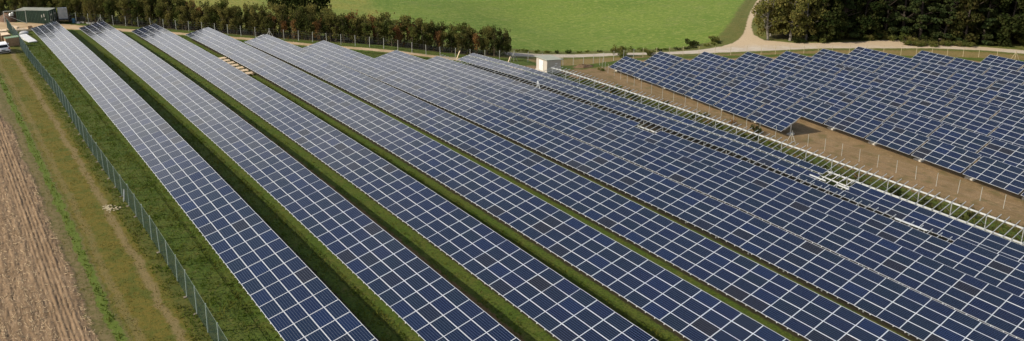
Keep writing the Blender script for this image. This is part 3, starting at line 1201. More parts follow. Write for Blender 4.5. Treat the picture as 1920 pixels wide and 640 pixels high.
def young_tree(seed, h, leafy='green', n=1700, leaf=.19):
    rg = np.random.default_rng(seed)
    mb = MB()
    limb_tree(mb, h * .95, .055 * h / 6 + .02, rg, 9, .9, .35, stems=int(rg.integers(2, 5)), lean=.07)
    blobs = []
    for i in range(11):
        a = rg.uniform(0, 6.28)
        r_ = rg.uniform(.1, 1.0)
        zz = rg.uniform(.42, .93) * h
        blobs.append((math.cos(a) * r_, math.sin(a) * r_, zz, rg.uniform(.38, .8), rg.uniform(.4, .85)))
    for i in range(6):
        blobs.append((rg.normal(0, .6), rg.normal(0, .6), h * rg.uniform(.1, .42), rg.uniform(.25, .5), rg.uniform(.3, .6)))
    for i in range(4):
        blobs.append((rg.normal(0, .5), rg.normal(0, .5), h * rg.uniform(.93, 1.04), .16, .5))
    P_ = crown_pts(n, blobs, rg)
    V, F_ = quads_from(P_, leaf, rg)
    return mb.mesh('trunk', MAT['bark']), np_mesh('crown', V, F_, [LEAF[leafy]])


def big_tree(seed, h, rad, leafy='forest', n=5200, leaf=.44, low=.06, bark='dark_bark', shape='oak'):
    rg = np.random.default_rng(seed)
    mb = MB()
    limb_tree(mb, h * .9, .018 * h + .05, rg, 22, rad * .9, .15, stems=1, lean=.04)
    blobs = []
    for i in range(46):
        t = rg.uniform(0, 1)
        zz = h * (low + (1 - low) * t)
        if shape == 'cone':
            rr = rad * (1.05 - t) * rg.uniform(.55, 1.0)
            sz = rad * .26 * (1.25 - t)
            sv = sz * .38
        else:
            rr = rad * math.sqrt(max(.05, 1 - (2 * t - .85) ** 2 * .75)) * rg.uniform(.35, .95)
            sz = rad * rg.uniform(.2, .36)
            sv = sz * rg.uniform(.7, 1.0)
        a = rg.uniform(0, 6.28)
        blobs.append((math.cos(a) * rr, math.sin(a) * rr, zz, sz, sv))
    P_ = crown_pts(n, blobs, rg)
    P_[:, 2] = np.maximum(P_[:, 2], .3)
    V, F_ = quads_from(P_, leaf, rg, flat=.3 if shape == 'cone' else 0)
    return mb.mesh('trunk', MAT[bark]), np_mesh('crown', V, F_, [LEAF[leafy]])


def bush_mesh(seed, rad, h, leafy, n=500, leaf=.16):
    rg = np.random.default_rng(seed)
    mb = MB()
    for i in range(7):
        a = rg.uniform(0, 6.28)
        mb.tube((0, 0, 0), (math.cos(a) * rad * .7, math.sin(a) * rad * .7, h * rg.uniform(.5, .9)), .03, .008, 5, cap=False)
    blobs = [(rg.normal(0, rad * .45), rg.normal(0, rad * .45), h * rg.uniform(.25, .75), rad * rg.uniform(.25, .45), h * rg.uniform(.18, .32)) for _ in range(9)]
    P_ = crown_pts(n, blobs, rg)
    P_[:, 2] = np.abs(P_[:, 2])
    V, F_ = quads_from(P_, leaf, rg)
    return mb.mesh('stem', MAT['bark']), np_mesh('foliage', V, F_, [LEAF[leafy]])


def plant(name, pair, label, cat, x, y, scale, rz, group, names=('trunk', 'crown'), sz=None):
    o = thing(name, label, cat, (x, y, gz(x, y) + .02), rz, group)
    o.scale = (scale, scale, sz or scale)
    inst(names[0], pair[0], o)
    inst(names[1], pair[1], o)
    return o


LEAF['dusk'] = leaf_mat('dull_green_leaves', [(.046, .062, .018), (.058, .068, .020), (.085, .080, .026), (.030, .038, .013)], .3)
YOUNG = {'green': [young_tree(s, 6.0, 'green') for s in (1, 2, 3)],
         'olive': [young_tree(s, 6.0, 'olive', 1500) for s in (4, 5, 6)],
         'rust': [young_tree(s, 5.6, 'rust', 900) for s in (7, 8)],
         'dark': [young_tree(s, 6.0, 'dusk', 1600) for s in (9, 10)]}
HL = [(6, 183), (21.5, 170.4), (34.7, 158.7), (49.4, 144.0), (63.5, 131.4), (76, 124.6), (86.0, 118)]
hp = [Vector((x_, y_)) for x_, y_ in HL]
cum = [0]
for a, b in zip(hp[:-1], hp[1:]):
    cum.append(cum[-1] + (b - a).length)
rt = random.Random(5)
WORD = {'green': 'green-leaved', 'olive': 'yellowish-olive', 'rust': 'rust-red', 'dark': 'dark green'}
nl = [0, 0, 0]
s = 0.0
while s < cum[-1]:
    for lane in range(3):
        ss = min(cum[-1] - .05, max(0, s + rt.uniform(-.6, .6)))
        i = max(k for k in range(len(cum) - 1) if cum[k] <= ss)
        d = (hp[i + 1] - hp[i]).normalized()
        q = hp[i] + d * (ss - cum[i]) + Vector((-d.y, d.x)) * (lane * 1.75 + .5 + rt.uniform(-.4, .4))
        f = ss / cum[-1]
        H_ = float(np.interp(f, [0, .2, .3, .36, .44, .56, .62, .75, 1], [4.5, 4.8, 5.6, 6.4, 5.2, 5.2, 5.6, 5.1, 4.6]))
        if lane == 0:
            H_ *= .88
        c = rt.choices(['green', 'olive', 'rust', 'dark'], [.28, .48 - .16 * f, .04 + .16 * f, .18])[0]
        if f > .97:
            c = 'dark'
        pr = rt.choice(YOUNG[c])
        sc = H_ / 6.0 * rt.uniform(.74, 1.16)
        zone = min(8, int(max(0, (q.x - 12) / 8.3)))
        lane_w = ('at the front', 'in the middle', 'at the back')[lane]
        plant('young_tree', pr, '%s young tree, %s from the left %s of the hedge' % (WORD[c], ORD[nl[lane]], lane_w), 'tree', q.x, q.y, sc, rt.uniform(0, 6.28), 'hedge trees behind the far fence')
        nl[lane] += 1
    s += 1.2

# the dark evergreen beyond the hedge
pr = big_tree(21, 12, 5.2, 'dark', 4200, .42, .08, shape='oak')
plant('evergreen_tree', pr, 'broad very dark evergreen tree rising behind the middle of the hedge', 'tree', 66.5, 162.5, 1.0, .4, None)
plant('evergreen_tree', pr, 'smaller dark evergreen tree left of the broad one behind the hedge', 'tree', 61.5, 164.5, .82, 2.4, None)

# the wood on the right
OAK = [big_tree(31, 15, 4.6, 'forest'), big_tree(32, 14, 4.2, 'forest'), big_tree(33, 15, 4.8, 'brownleaf'), big_tree(34, 13, 4.2, 'dark')]
BIR = big_tree(35, 14, 3.8, 'olive', 3000, .40, .12, 'birch')
PIN = [big_tree(36, 17, 3.6, 'pine', 5000, .40, .05, shape='cone'), big_tree(37, 14, 3.4, 'pine', 5000, .40, .05, shape='cone')]
B0 = Vector((148.6, 106.6))
U_ = Vector((.645, -.765))
V_ = Vector((.82, .57))
rt = random.Random(9)
edge_off = lambda u: (4.5 if 11 < u < 34 else 0) + (3.5 if u > 34 else 0)
FW = {'oak': 'dark broad-leaved', 'brown': 'brown-tinged broad-leaved', 'pine': 'dark conifer', 'birch': 'yellow-green birch-like'}
for row in range(6):
    u = -1.0 + row * .4
    cnt = -1
    while u < 78:
        cnt += 1
        v = row * 4.6 + rt.uniform(-.9, .9) + (edge_off(u))
        q = B0 + U_ * u + V_ * v
        if u < 9 and row < 3:
            kind, pr = 'birch', BIR
        else:
            kind = rt.choices(['oak', 'brown', 'pine'], [.58, .13, .29])[0]
            pr = {'oak': lambda: rt.choice([OAK[0], OAK[1], OAK[3]]), 'brown': lambda: OAK[2], 'pine': lambda: rt.choice(PIN)}[kind]()
        where = 'at the edge of the wood' if row == 0 else ('behind the front trees of the wood' if row == 1 else 'in the wood, %s row back' % ORD[row])
        part = 'near the sandy path' if u < 14 else ('at its middle' if u < 36 else 'at its right end')
        plant('woodland_tree', pr, '%s tree, %s from the sandy path %s' % (FW[kind], ORD[cnt], where), 'tree', q.x, q.y, rt.uniform(.85, 1.15), rt.uniform(0, 6.28), 'trees of the wood on the right')
        u += rt.uniform(3.2, 4.8)

# bushes
BU = [bush_mesh(41, 1.7, 1.9, 'green', 900, .2), bush_mesh(42, 1.3, 1.5, 'olive', 600, .2), bush_mesh(43, 1.5, 1.6, 'dark', 800, .2), bush_mesh(44, .8, .8, 'weed', 300, .14), bush_mesh(45, .8, .9, 'dark', 320, .14), bush_mesh(46, .6, .9, 'rust', 160, .12)]
SB = ('stem', 'foliage')
plant('bush', BU[0], 'dark green rounded bush beside the gravel road', 'bush', 111.0, 114.4, 1.15, 0, None, SB)
plant('bush', BU[0], 'smaller green bush right of the rounded bush by the road', 'bush', 116.8, 112.8, .75, 2, None, SB)
plant('bush', BU[2], 'lone dark bush in the field margin beyond the gravel road', 'bush', 132.6, 115.6, .95, 1, None, SB)
plant('bush', BU[1], 'olive bush right of the lone dark bush by the sandy path', 'bush', 138.6, 114.0, 1.0, 1, None, SB)
rt = random.Random(4)
for k in range(22):
    f = k / 21
    x_ = 90 + 48 * f + rt.uniform(-.6, .6)
    y_ = float(np.interp(x_, [90, 99, 109, 120, 129.5, 135, 140], [124.8, 123.4, 121.0, 116.8, 112.9, 112.0, 113.0])) + rt.uniform(-.3, .7)
    plant('verge_bush', rt.choice([BU[3], BU[4], BU[3]]), 'low scrubby verge bush, %s from the left along the gravel road' % ORD[k], 'bush', x_, y_, rt.uniform(.6, 1.15), rt.uniform(0, 6), 'verge bushes along the gravel road', SB, sz=rt.uniform(.5, .9))
for k in range(26):
    u = 5 + 61 * (k + rt.random()) / 26
    q = B0 + U_ * u + V_ * (edge_off(u) - rt.uniform(.5, 2.5))
    plant('undergrowth_bush', rt.choice([BU[2], BU[0], BU[4]]), 'dark undergrowth bush, %s from the left at the foot of the wood' % ORD[k], 'bush', q.x, q.y, rt.uniform(.7, 1.2), rt.uniform(0, 6), 'undergrowth along the wood', SB)
for k in range(16):
    f = (k + rt.random()) / 16
    x_, y_ = 163.5 + 10 * f + rt.uniform(-.7, .7), 85.5 - 9 * f + rt.uniform(-.8, .8)
    plant('island_bush', rt.choice([BU[3], BU[0]]), 'low green bush, %s from the left on the island where the road forks' % ORD[k], 'bush', x_, y_, rt.uniform(.6, .9), rt.uniform(0, 6), 'bushes on the road island', SB, sz=.6)
for k in range(46):
    x_, y_ = rt.uniform(79.5, 90), 100 - 76 * (k + rt.random()) / 46
    c = rt.choices([BU[4], BU[3], BU[5]], [.5, .32, .18])[0]
    plant('rack_weed', c, ('reddish weed shrub' if c is BU[5] else ('dark green weed shrub' if c is BU[4] else 'light green weed shrub')) + ' by the empty rack, %s counted from the hut' % ORD[k], 'shrub', x_, y_, rt.uniform(.55, 1.05), rt.uniform(0, 6), 'weeds around the empty rack', SB, sz=rt.uniform(.5, .95))
plant('shrub', BU[3], 'pale green shrub at the left corner of the right solar block', 'shrub', 98.0, 106.0, 1.0, 0, None, SB, sz=.6)
plant('shrub', BU[5], 'reddish shrub standing before the last front table of the right block', 'shrub', 91.5, 71.0, 1.1, 0, None, SB)
plant('shrub', BU[4], 'dark shrub before the corner of the last front solar table', 'shrub', 91.2, 66.6, 1.2, 0, None, SB)


# grass and straw: real blades nobody could count
def blades(name, regions, label, mat, hmin, hmax, wid, zoff=0.02, seed=3):
    rg = np.random.default_rng(seed)
    P_ = []
    for (x0, x1, y0, y1, dens) in regions:
        n = int((x1 - x0) * (y1 - y0) * dens)
        P_.append(np.stack([rg.uniform(x0, x1, n), y0 + (y1 - y0) * rg.uniform(0, 1, n) ** 1.35], 1))
    P_ = np.concatenate(P_)
    cl = np.sin(P_[:, 0] * 2.3 + 1.7 * np.sin(P_[:, 1] * 1.1)) * np.sin(P_[:, 1] * 1.9 + 1.3 * np.sin(P_[:, 0] * 1.7))
    P_ = P_[rg.uniform(-1, 1, len(P_)) < cl + .55]
    cl = np.sin(P_[:, 0] * 2.3 + 1.7 * np.sin(P_[:, 1] * 1.1)) * np.sin(P_[:, 1] * 1.9 + 1.3 * np.sin(P_[:, 0] * 1.7))
    n = len(P_)
    z = ground(P_[:, 0], P_[:, 1]) + zoff
    h = rg.uniform(hmin, hmax, n) * (1 + .45 * cl)
    an = rg.uniform(0, 2 * np.pi, n)
    w = wid * rg.uniform(.6, 1.4, n)
    dx, dy = np.cos(an) * w, np.sin(an) * w
    le = rg.normal(0, .6, (n, 2)) * h[:, None]
    V = np.stack([np.stack([P_[:, 0] - dx, P_[:, 1] - dy, z], 1), np.stack([P_[:, 0] + dx, P_[:, 1] + dy, z], 1),
                  np.stack([P_[:, 0] + le[:, 0] + dx * .3, P_[:, 1] + le[:, 1] + dy * .3, z + h], 1)], 1).reshape(-1, 3)
    o = inst(name, np_mesh(name, V, np.arange(3 * n).reshape(n, 3), [mat]))
    tag(o, label, 'grass', None, 'stuff')


reg = []
for r in range(0, 5):
    x_ = P_X0 + P_PR * r
    reg.append((x_ + 4.2, x_ + 7.0, 24, 135, 42 if r < 3 else 26))
reg.append((11.2, 14.9, 34, 150, 42))
blades('grass_blades', reg, 'short green grass growing between the solar rows', LEAF['grass'], .06, .19, .045)
blades('grass_blades', [(10.0, 11.4, 36, 140, 40), (6.25, 6.7, 36, 130, 30)], 'taller green grass along fence and stubble edge', LEAF['weed'], .07, .2, .045, .04, 8)
blades('dry_grass_blades', [(6.8, 10.2, 36, 135, 34), (5.5, 6.2, 36, 130, 22)], 'thin yellowed grass on the worn headland track', LEAF['drygrass'], .03, .09, .03, .035, 18)
blades('weed_blades', [(77, 90.5, 14, 101, 15)], 'rough weeds growing under the empty rack', LEAF['rough'], .1, .35, .06, .03, 9)
rg = np.random.default_rng(12)


def straw():
    mb_n = 26000
    rows = rg.integers(-4, 8, mb_n) * .75 + .2
    x_ = rows + rg.normal(0, .10, mb_n)
    y_ = 36 + 105 * rg.uniform(0, 1, mb_n) ** 1.5
    m_ = rg.uniform(0, 1, mb_n) < .5
    x_ = np.where(m_, x_, rg.uniform(-2, 5.4, mb_n))
    k_ = (np.sin(y_ * .8 + rows * 3) + np.sin(y_ * 2.3 + rows)) * .5 > rg.uniform(-1.3, .7, mb_n)
    lim = 5.4 - np.clip((y_ - 95) * .05, 0, 5)
    k_ &= (x_ < lim)
    k_ &= ~((x_ > 3.5) & (x_ < 4.9) & (rg.uniform(0, 1, mb_n) < .75))
    x_, y_ = x_[k_], y_[k_]
    n = len(x_)
    an = np.where(rg.uniform(0, 1, n) < .5, rg.normal(np.pi / 2, .35, n), rg.uniform(0, np.pi, n))
    ln = rg.uniform(.05, .20, n)
    w = rg.uniform(.006, .014, n)
    z = ground(x_, y_) + .155
    d = np.stack([np.cos(an), np.sin(an), rg.normal(0, .3, n)], 1) * ln[:, None]
    s_ = np.stack([-np.sin(an), np.cos(an), np.zeros(n)], 1) * w[:, None]
    C_ = np.stack([x_, y_, z], 1)
    up = np.array([0, 0, 1.0]) * w[:, None] * 1.4
    A, B_ = C_ - d, C_ + d
    V = np.stack([A - s_, A + s_, A + up, B_ - s_, B_ + s_, B_ + up], 1).reshape(-1, 3)
    o = np.arange(n)[:, None] * 6
    F_ = np.concatenate([o + np.array([[0, 3, 5, 2]]), o + np.array([[1, 2, 5, 4]]), o + np.array([[0, 1, 4, 3]])])
    ob = inst('maize_straw', np_mesh('maize_straw', V, F_, [simple('dry_straw', (.56, .44, .27), (.38, .28, .165), 1.5, .85)]))
    tag(ob, 'pale chopped maize straw lying in rows on the bare field', 'straw', None, 'stuff')


straw()

# ------------------------------------------------------------------ site objects
def zrot(a):
    return Matrix.Rotation(a, 3, 'Z')


# container
CG = simple('dark_green_paint', (.028, .062, .040), (.022, .048, .034), 1.5, .5, obj_var=.0)
CR = simple('grey_green_roof', (.36, .37, .31), (.28, .29, .24), 1.2, .7)
RUST = simple('rusty_paint', (.16, .085, .05), (.10, .055, .035), 3, .8)
ang = math.atan2(-.616, .787)
c0 = Vector((13.2, 171.7, 0))
c0.z = min(gz(13.2, 171.7), gz(17.9, 168.1)) - .02
root = thing('shipping_container', 'dark green corrugated shipping container at the far end of first row', 'container', c0, ang)
CL, CW, CH = 6.06, 2.44, 2.59


def corr_wall(L, H, depth=.045, pitch=.28):
    """trapezoid-corrugated wall in the local XZ plane, thickness along Y"""
    prof = []
    x = 0.0
    while x < L - 1e-6:
        for dx, dy in ((0, 0), (.10, 0), (.14, depth), (.24, depth)):
            if x + dx <= L:
                prof.append((x + dx, dy))
        x += pitch
    prof.append((L, 0))
    V = [(px_, py_, 0) for px_, py_ in prof] + [(px_, py_, H) for px_, py_ in prof]
    n = len(prof)
    return V, [(i, i + 1, n + i + 1, n + i) for i in range(n - 1)]


V, Fq = corr_wall(CL - .3, CH - .3)
for nm_, yy_, sg in (('side_wall', .03, 1), ('side_wall', CW - .03, -1)):
    mb = MB()
    mb.add([(v[0] + .15, yy_ + sg * v[1], v[2] + .16) for v in V], Fq)
    mb.build(nm_, CG, root)
Ve, Fe = corr_wall(CW - .3, CH - .3)
mb = MB()
mb.add([(.03 + v[1], v[0] + .15, v[2] + .16) for v in Ve], Fe)
mb.build('end_wall', CG, root)
mb = MB()
for x_ in (.08, CL - .08):
    for y_ in (.08, CW - .08):
        mb.box((x_, y_, CH / 2), (.16, .16, CH))
for z_ in (.08, CH - .06):
    for y_ in (.06, CW - .06):
        mb.box((CL / 2, y_, z_), (CL - .32, .11, .14))
    for x_ in (.06, CL - .06):
        mb.box((x_, CW / 2, z_), (.11, CW - .32, .14))
mb.build('frame', CG, root)
mb = MB().box((CL / 2, CW / 2, CH + .02), (CL - .02, CW - .02, .05))
for i in range(20):
    mb.box((.3 + i * .287, CW / 2, CH + .052), (.12, CW - .3, .02))
mb.build('roof', CR, root)
for y_ in (.62, 1.82):
    d = MB().box((CL - .03, y_, CH / 2), (.06, 1.1, CH - .3)).build('door', CG, root)
    for o_ in (-.28, .28):
        MB().tube((CL + .03, y_ + o_, .2), (CL + .03, y_ + o_, CH - .2), .022, n=6).build('lock_bar', MAT['steel'], d)
    MB().box((CL + .012, y_ + .1, 1.75), (.02, .55, .28)).box((CL + .012, y_ - .15, .75), (.02, .4, .3)).build('pale_patch', simple('worn_white_mark', (.5, .5, .44), (.32, .32, .27), 6, .8), d)
for x_, z_, h_ in ((4.7, 1.55, .5), (5.15, 1.7, .6), (5.3, .95, .25)):
    MB().box((x_, .012, z_), (.16, .02, h_)).build('pale_patch', simple('white_mark', (.5, .5, .44), (.3, .3, .26), 6, .8), root)

# trailer with a raised ribbed ramp next to the container
TR = simple('dull_blue_grey_metal', (.34, .38, .42), (.26, .30, .34), 2, .5, .2)
t0 = Vector((20.5, 169.0, gz(20.5, 169.0)))
root = thing('ramp_trailer', 'dark flat trailer with upright ribbed grey ramp beside the container', 'trailer', t0, 1.3)
MB().box((.3, 0, .75), (2.6, 1.7, .14)).box((.3, -.84, .95), (2.6, .05, .35)).box((.3, .84, .95), (2.6, .05, .35)).build('bed', simple('dark_trailer_steel', (.03, .035, .04), (.05, .045, .04), 3, .6), root)
rt_ = Matrix.Rotation(R(-12), 3, 'Y')
rp = MB().box((-.75, 0, 2.0), (.06, 1.55, 2.3), rt_)
for i in range(6):
    rp.box((-.80 - .0 + (i - 2.5) * -.085, 0, 2.0 + (i - 2.5) * .4), (.07, 1.5, .07), rt_)
rp.build('ramp', TR, root)
for x_ in (-.15, .75):
    for y_ in (-.95, .95):
        w_ = MB().tube((x_, y_ - .1, .36), (x_, y_ + .1, .36), .36, n=16).build('wheel', MAT['black'], root)
        MB().tube((x_, y_ - .11, .36), (x_, y_ + .11, .36), .17, n=12).build('rim', MAT['steel'], w_)
MB().tube((1.6, 0, .7), (2.7, 0, .55), .05, n=6).build('tow_bar', MAT['steel'], root)
MB().box((1.0, .2, 1.1), (.7, .9, .6), taper=.8).build('engine_box', RUST, root)
bl = simple('blue_plastic', (.035, .12, .20), (.03, .10, .17), 3, .4)
b = MB().tube((0, 0, 0), (0, 0, .3), .27, .30, 14).tube((0, 0, .3), (0, 0, .62), .30, .30, 14).tube((0, 0, .62), (0, 0, .9), .30, .26, 14).build('blue_barrel', bl, None, True)
b.location = (21.9, 168.0, gz(21.9, 168.0))
tag(b, 'blue plastic barrel standing right of the ramp trailer', 'barrel')
for i, (x_, y_, s_, lab) in enumerate([(22.7, 167.7, .42, 'low pale rubble heap right of the blue barrel'), (24.3, 166.7, .55, 'pale rubble heap by the track near the second row')]):
    rg2 = np.random.default_rng(60 + i)
    mb = MB()
    for k in range(22):
        q = rg2.normal(0, s_, 2)
        sz = rg2.uniform(.12, .3)
        mb.box((q[0], q[1] * .6, sz * .4 + .15 * max(0, 1 - np.hypot(*q))), (sz * 1.5, sz, sz * .8), zrot(rg2.uniform(0, 3)).to_3x3())
    b = mb.build('rubble_heap', MAT['concrete'])
    b.location = (x_, y_, gz(x_, y_))
    tag(b, lab, 'rubble')

# gate frame at the fence corner
g0 = Vector((11.2, 170.6, gz(11.2, 170.6)))
root = thing('steel_gate', 'open galvanised pipe gate frame with diagonal brace before the container', 'gate', g0)
dx, dy = 3.3, -1.0
dz_ = gz(14.5, 169.6) - g0.z
MB().tube((0, 0, 0), (0, 0, 2.35), .06, n=8).build('gate_post', MAT['grey_post'], root)
MB().tube((dx, dy, dz_), (dx, dy, 2.3), .045, n=8).build('gate_stile', MAT['grey_post'], root)
MB().tube((0, 0, 2.3), (dx, dy, 2.27), .045, n=8).build('top_rail', MAT['grey_post'], root)
MB().tube((.1, -.03, 1.7), (dx - .05, dy, dz_ + .15), .04, n=8).build('diagonal_brace', MAT['grey_post'], root)

# brown tarp-covered heap behind the gate
rg2 = np.random.default_rng(77)
n_r, n_a = 9, 22
V = [(0, 0, 1.55)]
for i in range(1, n_r):
    t = i / (n_r - 1)
    for k in range(n_a):
        a = 2 * math.pi * k / n_a
        rr = t * (1.9 + .25 * math.sin(3 * a)) * (1 + rg2.normal(0, .04))
        V.append((rr * math.cos(a) * 1.15, rr * math.sin(a) * .8, max(-.05, 1.55 * (1 - t ** 1.8) + rg2.normal(0, .06))))
Fq = [(0, 1 + k, 1 + (k + 1) % n_a) for k in range(n_a)]
for i in range(n_r - 2):
    for k in range(n_a):
        a, b_ = 1 + i * n_a + k, 1 + i * n_a + (k + 1) % n_a
        Fq.append((a, a + n_a, b_ + n_a, b_))
b = MB().add(V, Fq).build('covered_heap', simple('brown_tarp', (.16, .09, .05), (.10, .055, .03), 1.8, .8), None, True)
b.location = (12.0, 173.2, gz(12, 173.2) - .02)
tag(b, 'brown covered heap left of the green container', 'heap')
b = MB().box((0, 0, .25), (.7, .4, .5), taper=.75).box((.3, .1, .55), (.3, .25, .25), taper=.7).build('white_sack', MAT['white'])
b.location = (12.4, 172.6, gz(12.4, 172.6) + 1.1)
b.rotation_euler = (.1, .2, .5)
tag(b, 'white sack lying on top of the brown heap', 'sack')


# pallets, crates and timber at the left corner
def pallet(parent, L, W, z0, h=.14, n=6, mat='wood'):
    for i in range(n):
        y_ = -W / 2 + (i + .5) * W / n
        MB().box((0, y_, z0 + h - .012), (L, W / n * .8, .024)).build('board', MAT[mat], parent)
    mb = MB()
    for x_ in (-L / 2 + .06, 0, L / 2 - .06):
        mb.box((x_, 0, z0 + (h - .024) / 2), (.1, W, h - .026))
    mb.build('bearer', MAT[mat], parent)


def crate(label, x, y, L, W, H, rz, lid=None, mat='wood'):
    root = thing('wooden_crate', label, 'crate', (x, y, gz(x, y)), rz, None)
    pallet(root, L, W, 0, .14, 5)
    n = max(2, int(H / .22))
    for i in range(n):
        z_ = .15 + (i + .5) * (H - .15) / n
        hh = (H - .15) / n * .9
        for sx, sy, wx, wy in ((0, -W / 2, L, .03), (0, W / 2, L, .03), (-L / 2, 0, .03, W - .04), (L / 2, 0, .03, W - .04)):
            MB().box((sx, sy, z_), (wx, wy, hh)).build('plank', MAT[mat], root)
    if lid:
        MB().box((0, 0, H + .02), (L + .04, W + .04, .05)).build('lid', lid, root)
    return root


def timber_stack(label, x, y, L, nx, nz, s, rz, gap=1.15):
    root = thing('timber_stack', label, 'timber', (x, y, gz(x, y)), rz, None)
    for k in range(nz):
        for i in range(nx):
            m = MB().box(((i - (nx - 1) / 2) * s * gap, random.uniform(-.12, .12), s * (k + .5) * 1.02 + .05), (s, L * random.uniform(.92, 1.0), s))
            m.build('beam', MAT['board_wood'], root)
    return root


grn = simple('green_plastic_wrap', (.16, .26, .12), (.10, .18, .09), 3, .4)
crate('square wooden crate with green wrapped top nearest the white car', 10.2, 146.9, 1.9, 1.25, 1.45, .1, grn, 'brown')
crate('tall brown crate left of the green-topped crate, behind the white car', 8.0, 150.4, 1.9, 1.6, 1.75, .05, MAT['board_wood'], 'brown')
crate('brown crate with pale lid just behind the green-topped crate', 9.7, 152.4, 1.3, 1.2, 1.15, .2, MAT['board_wood'], 'brown')
timber_stack('pale sawn timber stack lying left of the fence near the crates', 9.0, 157.0, 3.2, 6, 3, .2, 1.45)
timber_stack('low pale timber stack furthest along the fence by the gate', 9.2, 161.5, 3.2, 6, 2, .2, 1.5)
timber_stack('long pale timber frame lying at the far end of the first row', 13.2, 162.7, 2.9, 5, 2, .16, 1.4, 1.6)
crate('small dark open crate at the far corner of the first row', 14.3, 162.6, .7, 1.2, .75, 0, None, 'brown')
timber_stack('short wooden beams lying just inside the fence near the gate', 12.1, 165.4, 2.2, 3, 2, .2, .5)
root = thing('sheet_stack', 'long stack of pale sheets lying on the grass beside the first row', 'sheet stack', (12.8, 152.7, gz(12.8, 152.7)), .14)
for i in range(4):
    MB().box((random.uniform(-.03, .03), random.uniform(-.05, .05), .14 + i * .06), (1.2, 6.4, .055)).build('sheet', MAT['white'], root)
for y_ in (-1.9, 0, 1.9):
    MB().box((0, y_, .05), (1.1, .12, .1)).build('batten', MAT['wood'], root)
rg2 = np.random.default_rng(5)
V = []
for i in range(7):
    t = i / 6
    for k in range(14):
        a = 2 * math.pi * k / 14
        rr = .62 * math.sin(math.pi * (.12 + .8 * t)) ** .6 * (1 + rg2.normal(0, .04))
        V.append((rr * math.cos(a) * 1.2, rr * math.sin(a), .62 * t))
Fq = [(i * 14 + k, i * 14 + (k + 1) % 14, (i + 1) * 14 + (k + 1) % 14, (i + 1) * 14 + k) for i in range(6) for k in range(14)]
Fq += [tuple(range(84, 98))]
b = MB().add(V, Fq).build('white_bulk_bag', simple('woven_white_bag', (.62, .62, .60), (.5, .5, .5), 3, .7), None, True)
b.location = (12.9, 158.6, gz(12.9, 158.6))
tag(b, 'bulging grey-white bulk bag lying behind the pale sheet stack', 'bag')

# wooden pallets between rows three and four
for i in range(7):
    f = i / 6
    x_, y_ = 35.0 + random.uniform(-.06, .06), 122.1 - 12.1 * f
    root = thing('wooden_pallet', '%s of seven pale wooden pallets between third and fourth rows, counted from the hedge' % ORD[i], 'pallet', (x_, y_, gz(x_, y_)), random.uniform(-.04, .04), 'pale pallets between two solar rows')
    pallet(root, 1.25, .95, 0, .34, 5, 'board_wood')

# transformer hut
HW = simple('hut_render', (.50, .46, .40), (.44, .40, .35), 2, .9)
HR = simple('hut_roof_sheet', (.36, .38, .31), (.30, .32, .26), 1.5, .7)
h0 = Vector((82.8, 103.1, gz(84.2, 104.5) - .02))
root = thing('transformer_hut', 'small grey hut with white door and pale sloping roof beside the road', 'hut', h0)
LX, LY, HB, H1, H2 = 3.0, 2.9, .45, 2.05, 1.75
MB().box((LX / 2, LY / 2, HB / 2), (LX + .2, LY + .2, HB)).build('plinth', MAT['concrete'], root)
MB().prism([(0, 0, HB), (LX, 0, HB), (LX, 0, HB + H2), (0, 0, HB + H1)], (0, LY, 0)).build('wall', HW, root)
MB().prism([(-.3, -.25, HB + H1 + .05), (LX + .3, -.25, HB + H2 - .03), (LX + .3, -.25, HB + H2 + .07), (-.3, -.25, HB + H1 + .15)], (0, LY + .5, 0)).build('roof', HR, root)
d = MB().box((-.025, 1.55, HB + .9), (.05, 1.1, 1.75)).build('door', MAT['white'], root)
MB().box((-.065, 1.15, HB + .9), (.03, .05, .16)).build('handle', MAT['steel'], d)
MB().box((2.0, -.015, HB + 1.2), (.5, .03, .16)).build('vent', MAT['white'], root)
MB().box((1.9, -.015, HB + .85), (.35, .03, .14)).build('vent', MAT['white'], root)
MB().box((1.2, -.015, HB + .5), (.3, .03, .12)).build('vent', MAT['steel'], root)

# leaning props and spoil near the hut
for i, (x_, y_, lab) in enumerate([(79.6, 110.2, 'pale timber prop leaning at the fence left of the hut'), (74.0, 117.6, 'pale timber prop leaning at the fence before the hedge end'), (88.2, 108.4, 'pale timber prop leaning at the fence right of the hut')]):
    z_ = gz(x_, y_)
    b = MB().bar((0, 0, 0), (1.0, .35, 1.45), .12, .12).build('timber_prop', MAT['board_wood'])
    b.location = (x_, y_, z_)
    tag(b, lab, 'prop')
rg2 = np.random.default_rng(15)
for i, (x_, y_, rx, ry, h_, lab) in enumerate([(79.8, 107.4, 2.4, 1.6, .7, 'brown earth heap just left of the hut'), (86, 99.4, 2.2, 1.5, .5, 'brown earth heap in front of the hut by the rack'), (96.5, 110.2, 3.0, 1.0, .6, 'low brown brush heap behind the hut by the fence')]):
    V = [(0, 0, h_)]
    for a_ in range(1, 8):
        t = a_ / 7
        for k in range(20):
            a = 2 * math.pi * k / 20
            V.append((rx * t * math.cos(a) * (1 + rg2.normal(0, .06)), ry * t * math.sin(a) * (1 + rg2.normal(0, .06)), h_ * (1 - t) ** .8 + rg2.normal(0, .05) - .08 * t))
    Fq = [(0, 1 + k, 1 + (k + 1) % 20) for k in range(20)]
    for a_ in range(6):
        for k in range(20):
            a, b_ = 1 + a_ * 20 + k, 1 + a_ * 20 + (k + 1) % 20
            Fq.append((a, a + 20, b_ + 20, b_))
    b = MB().add(V, Fq).build('earth_heap', simple('heap_soil', (.25, .165, .09), (.16, .10, .055), 2.2, .95, bump_d=.08))
    b.location = (x_, y_, gz(x_, y_))
    tag(b, lab, 'earth heap')

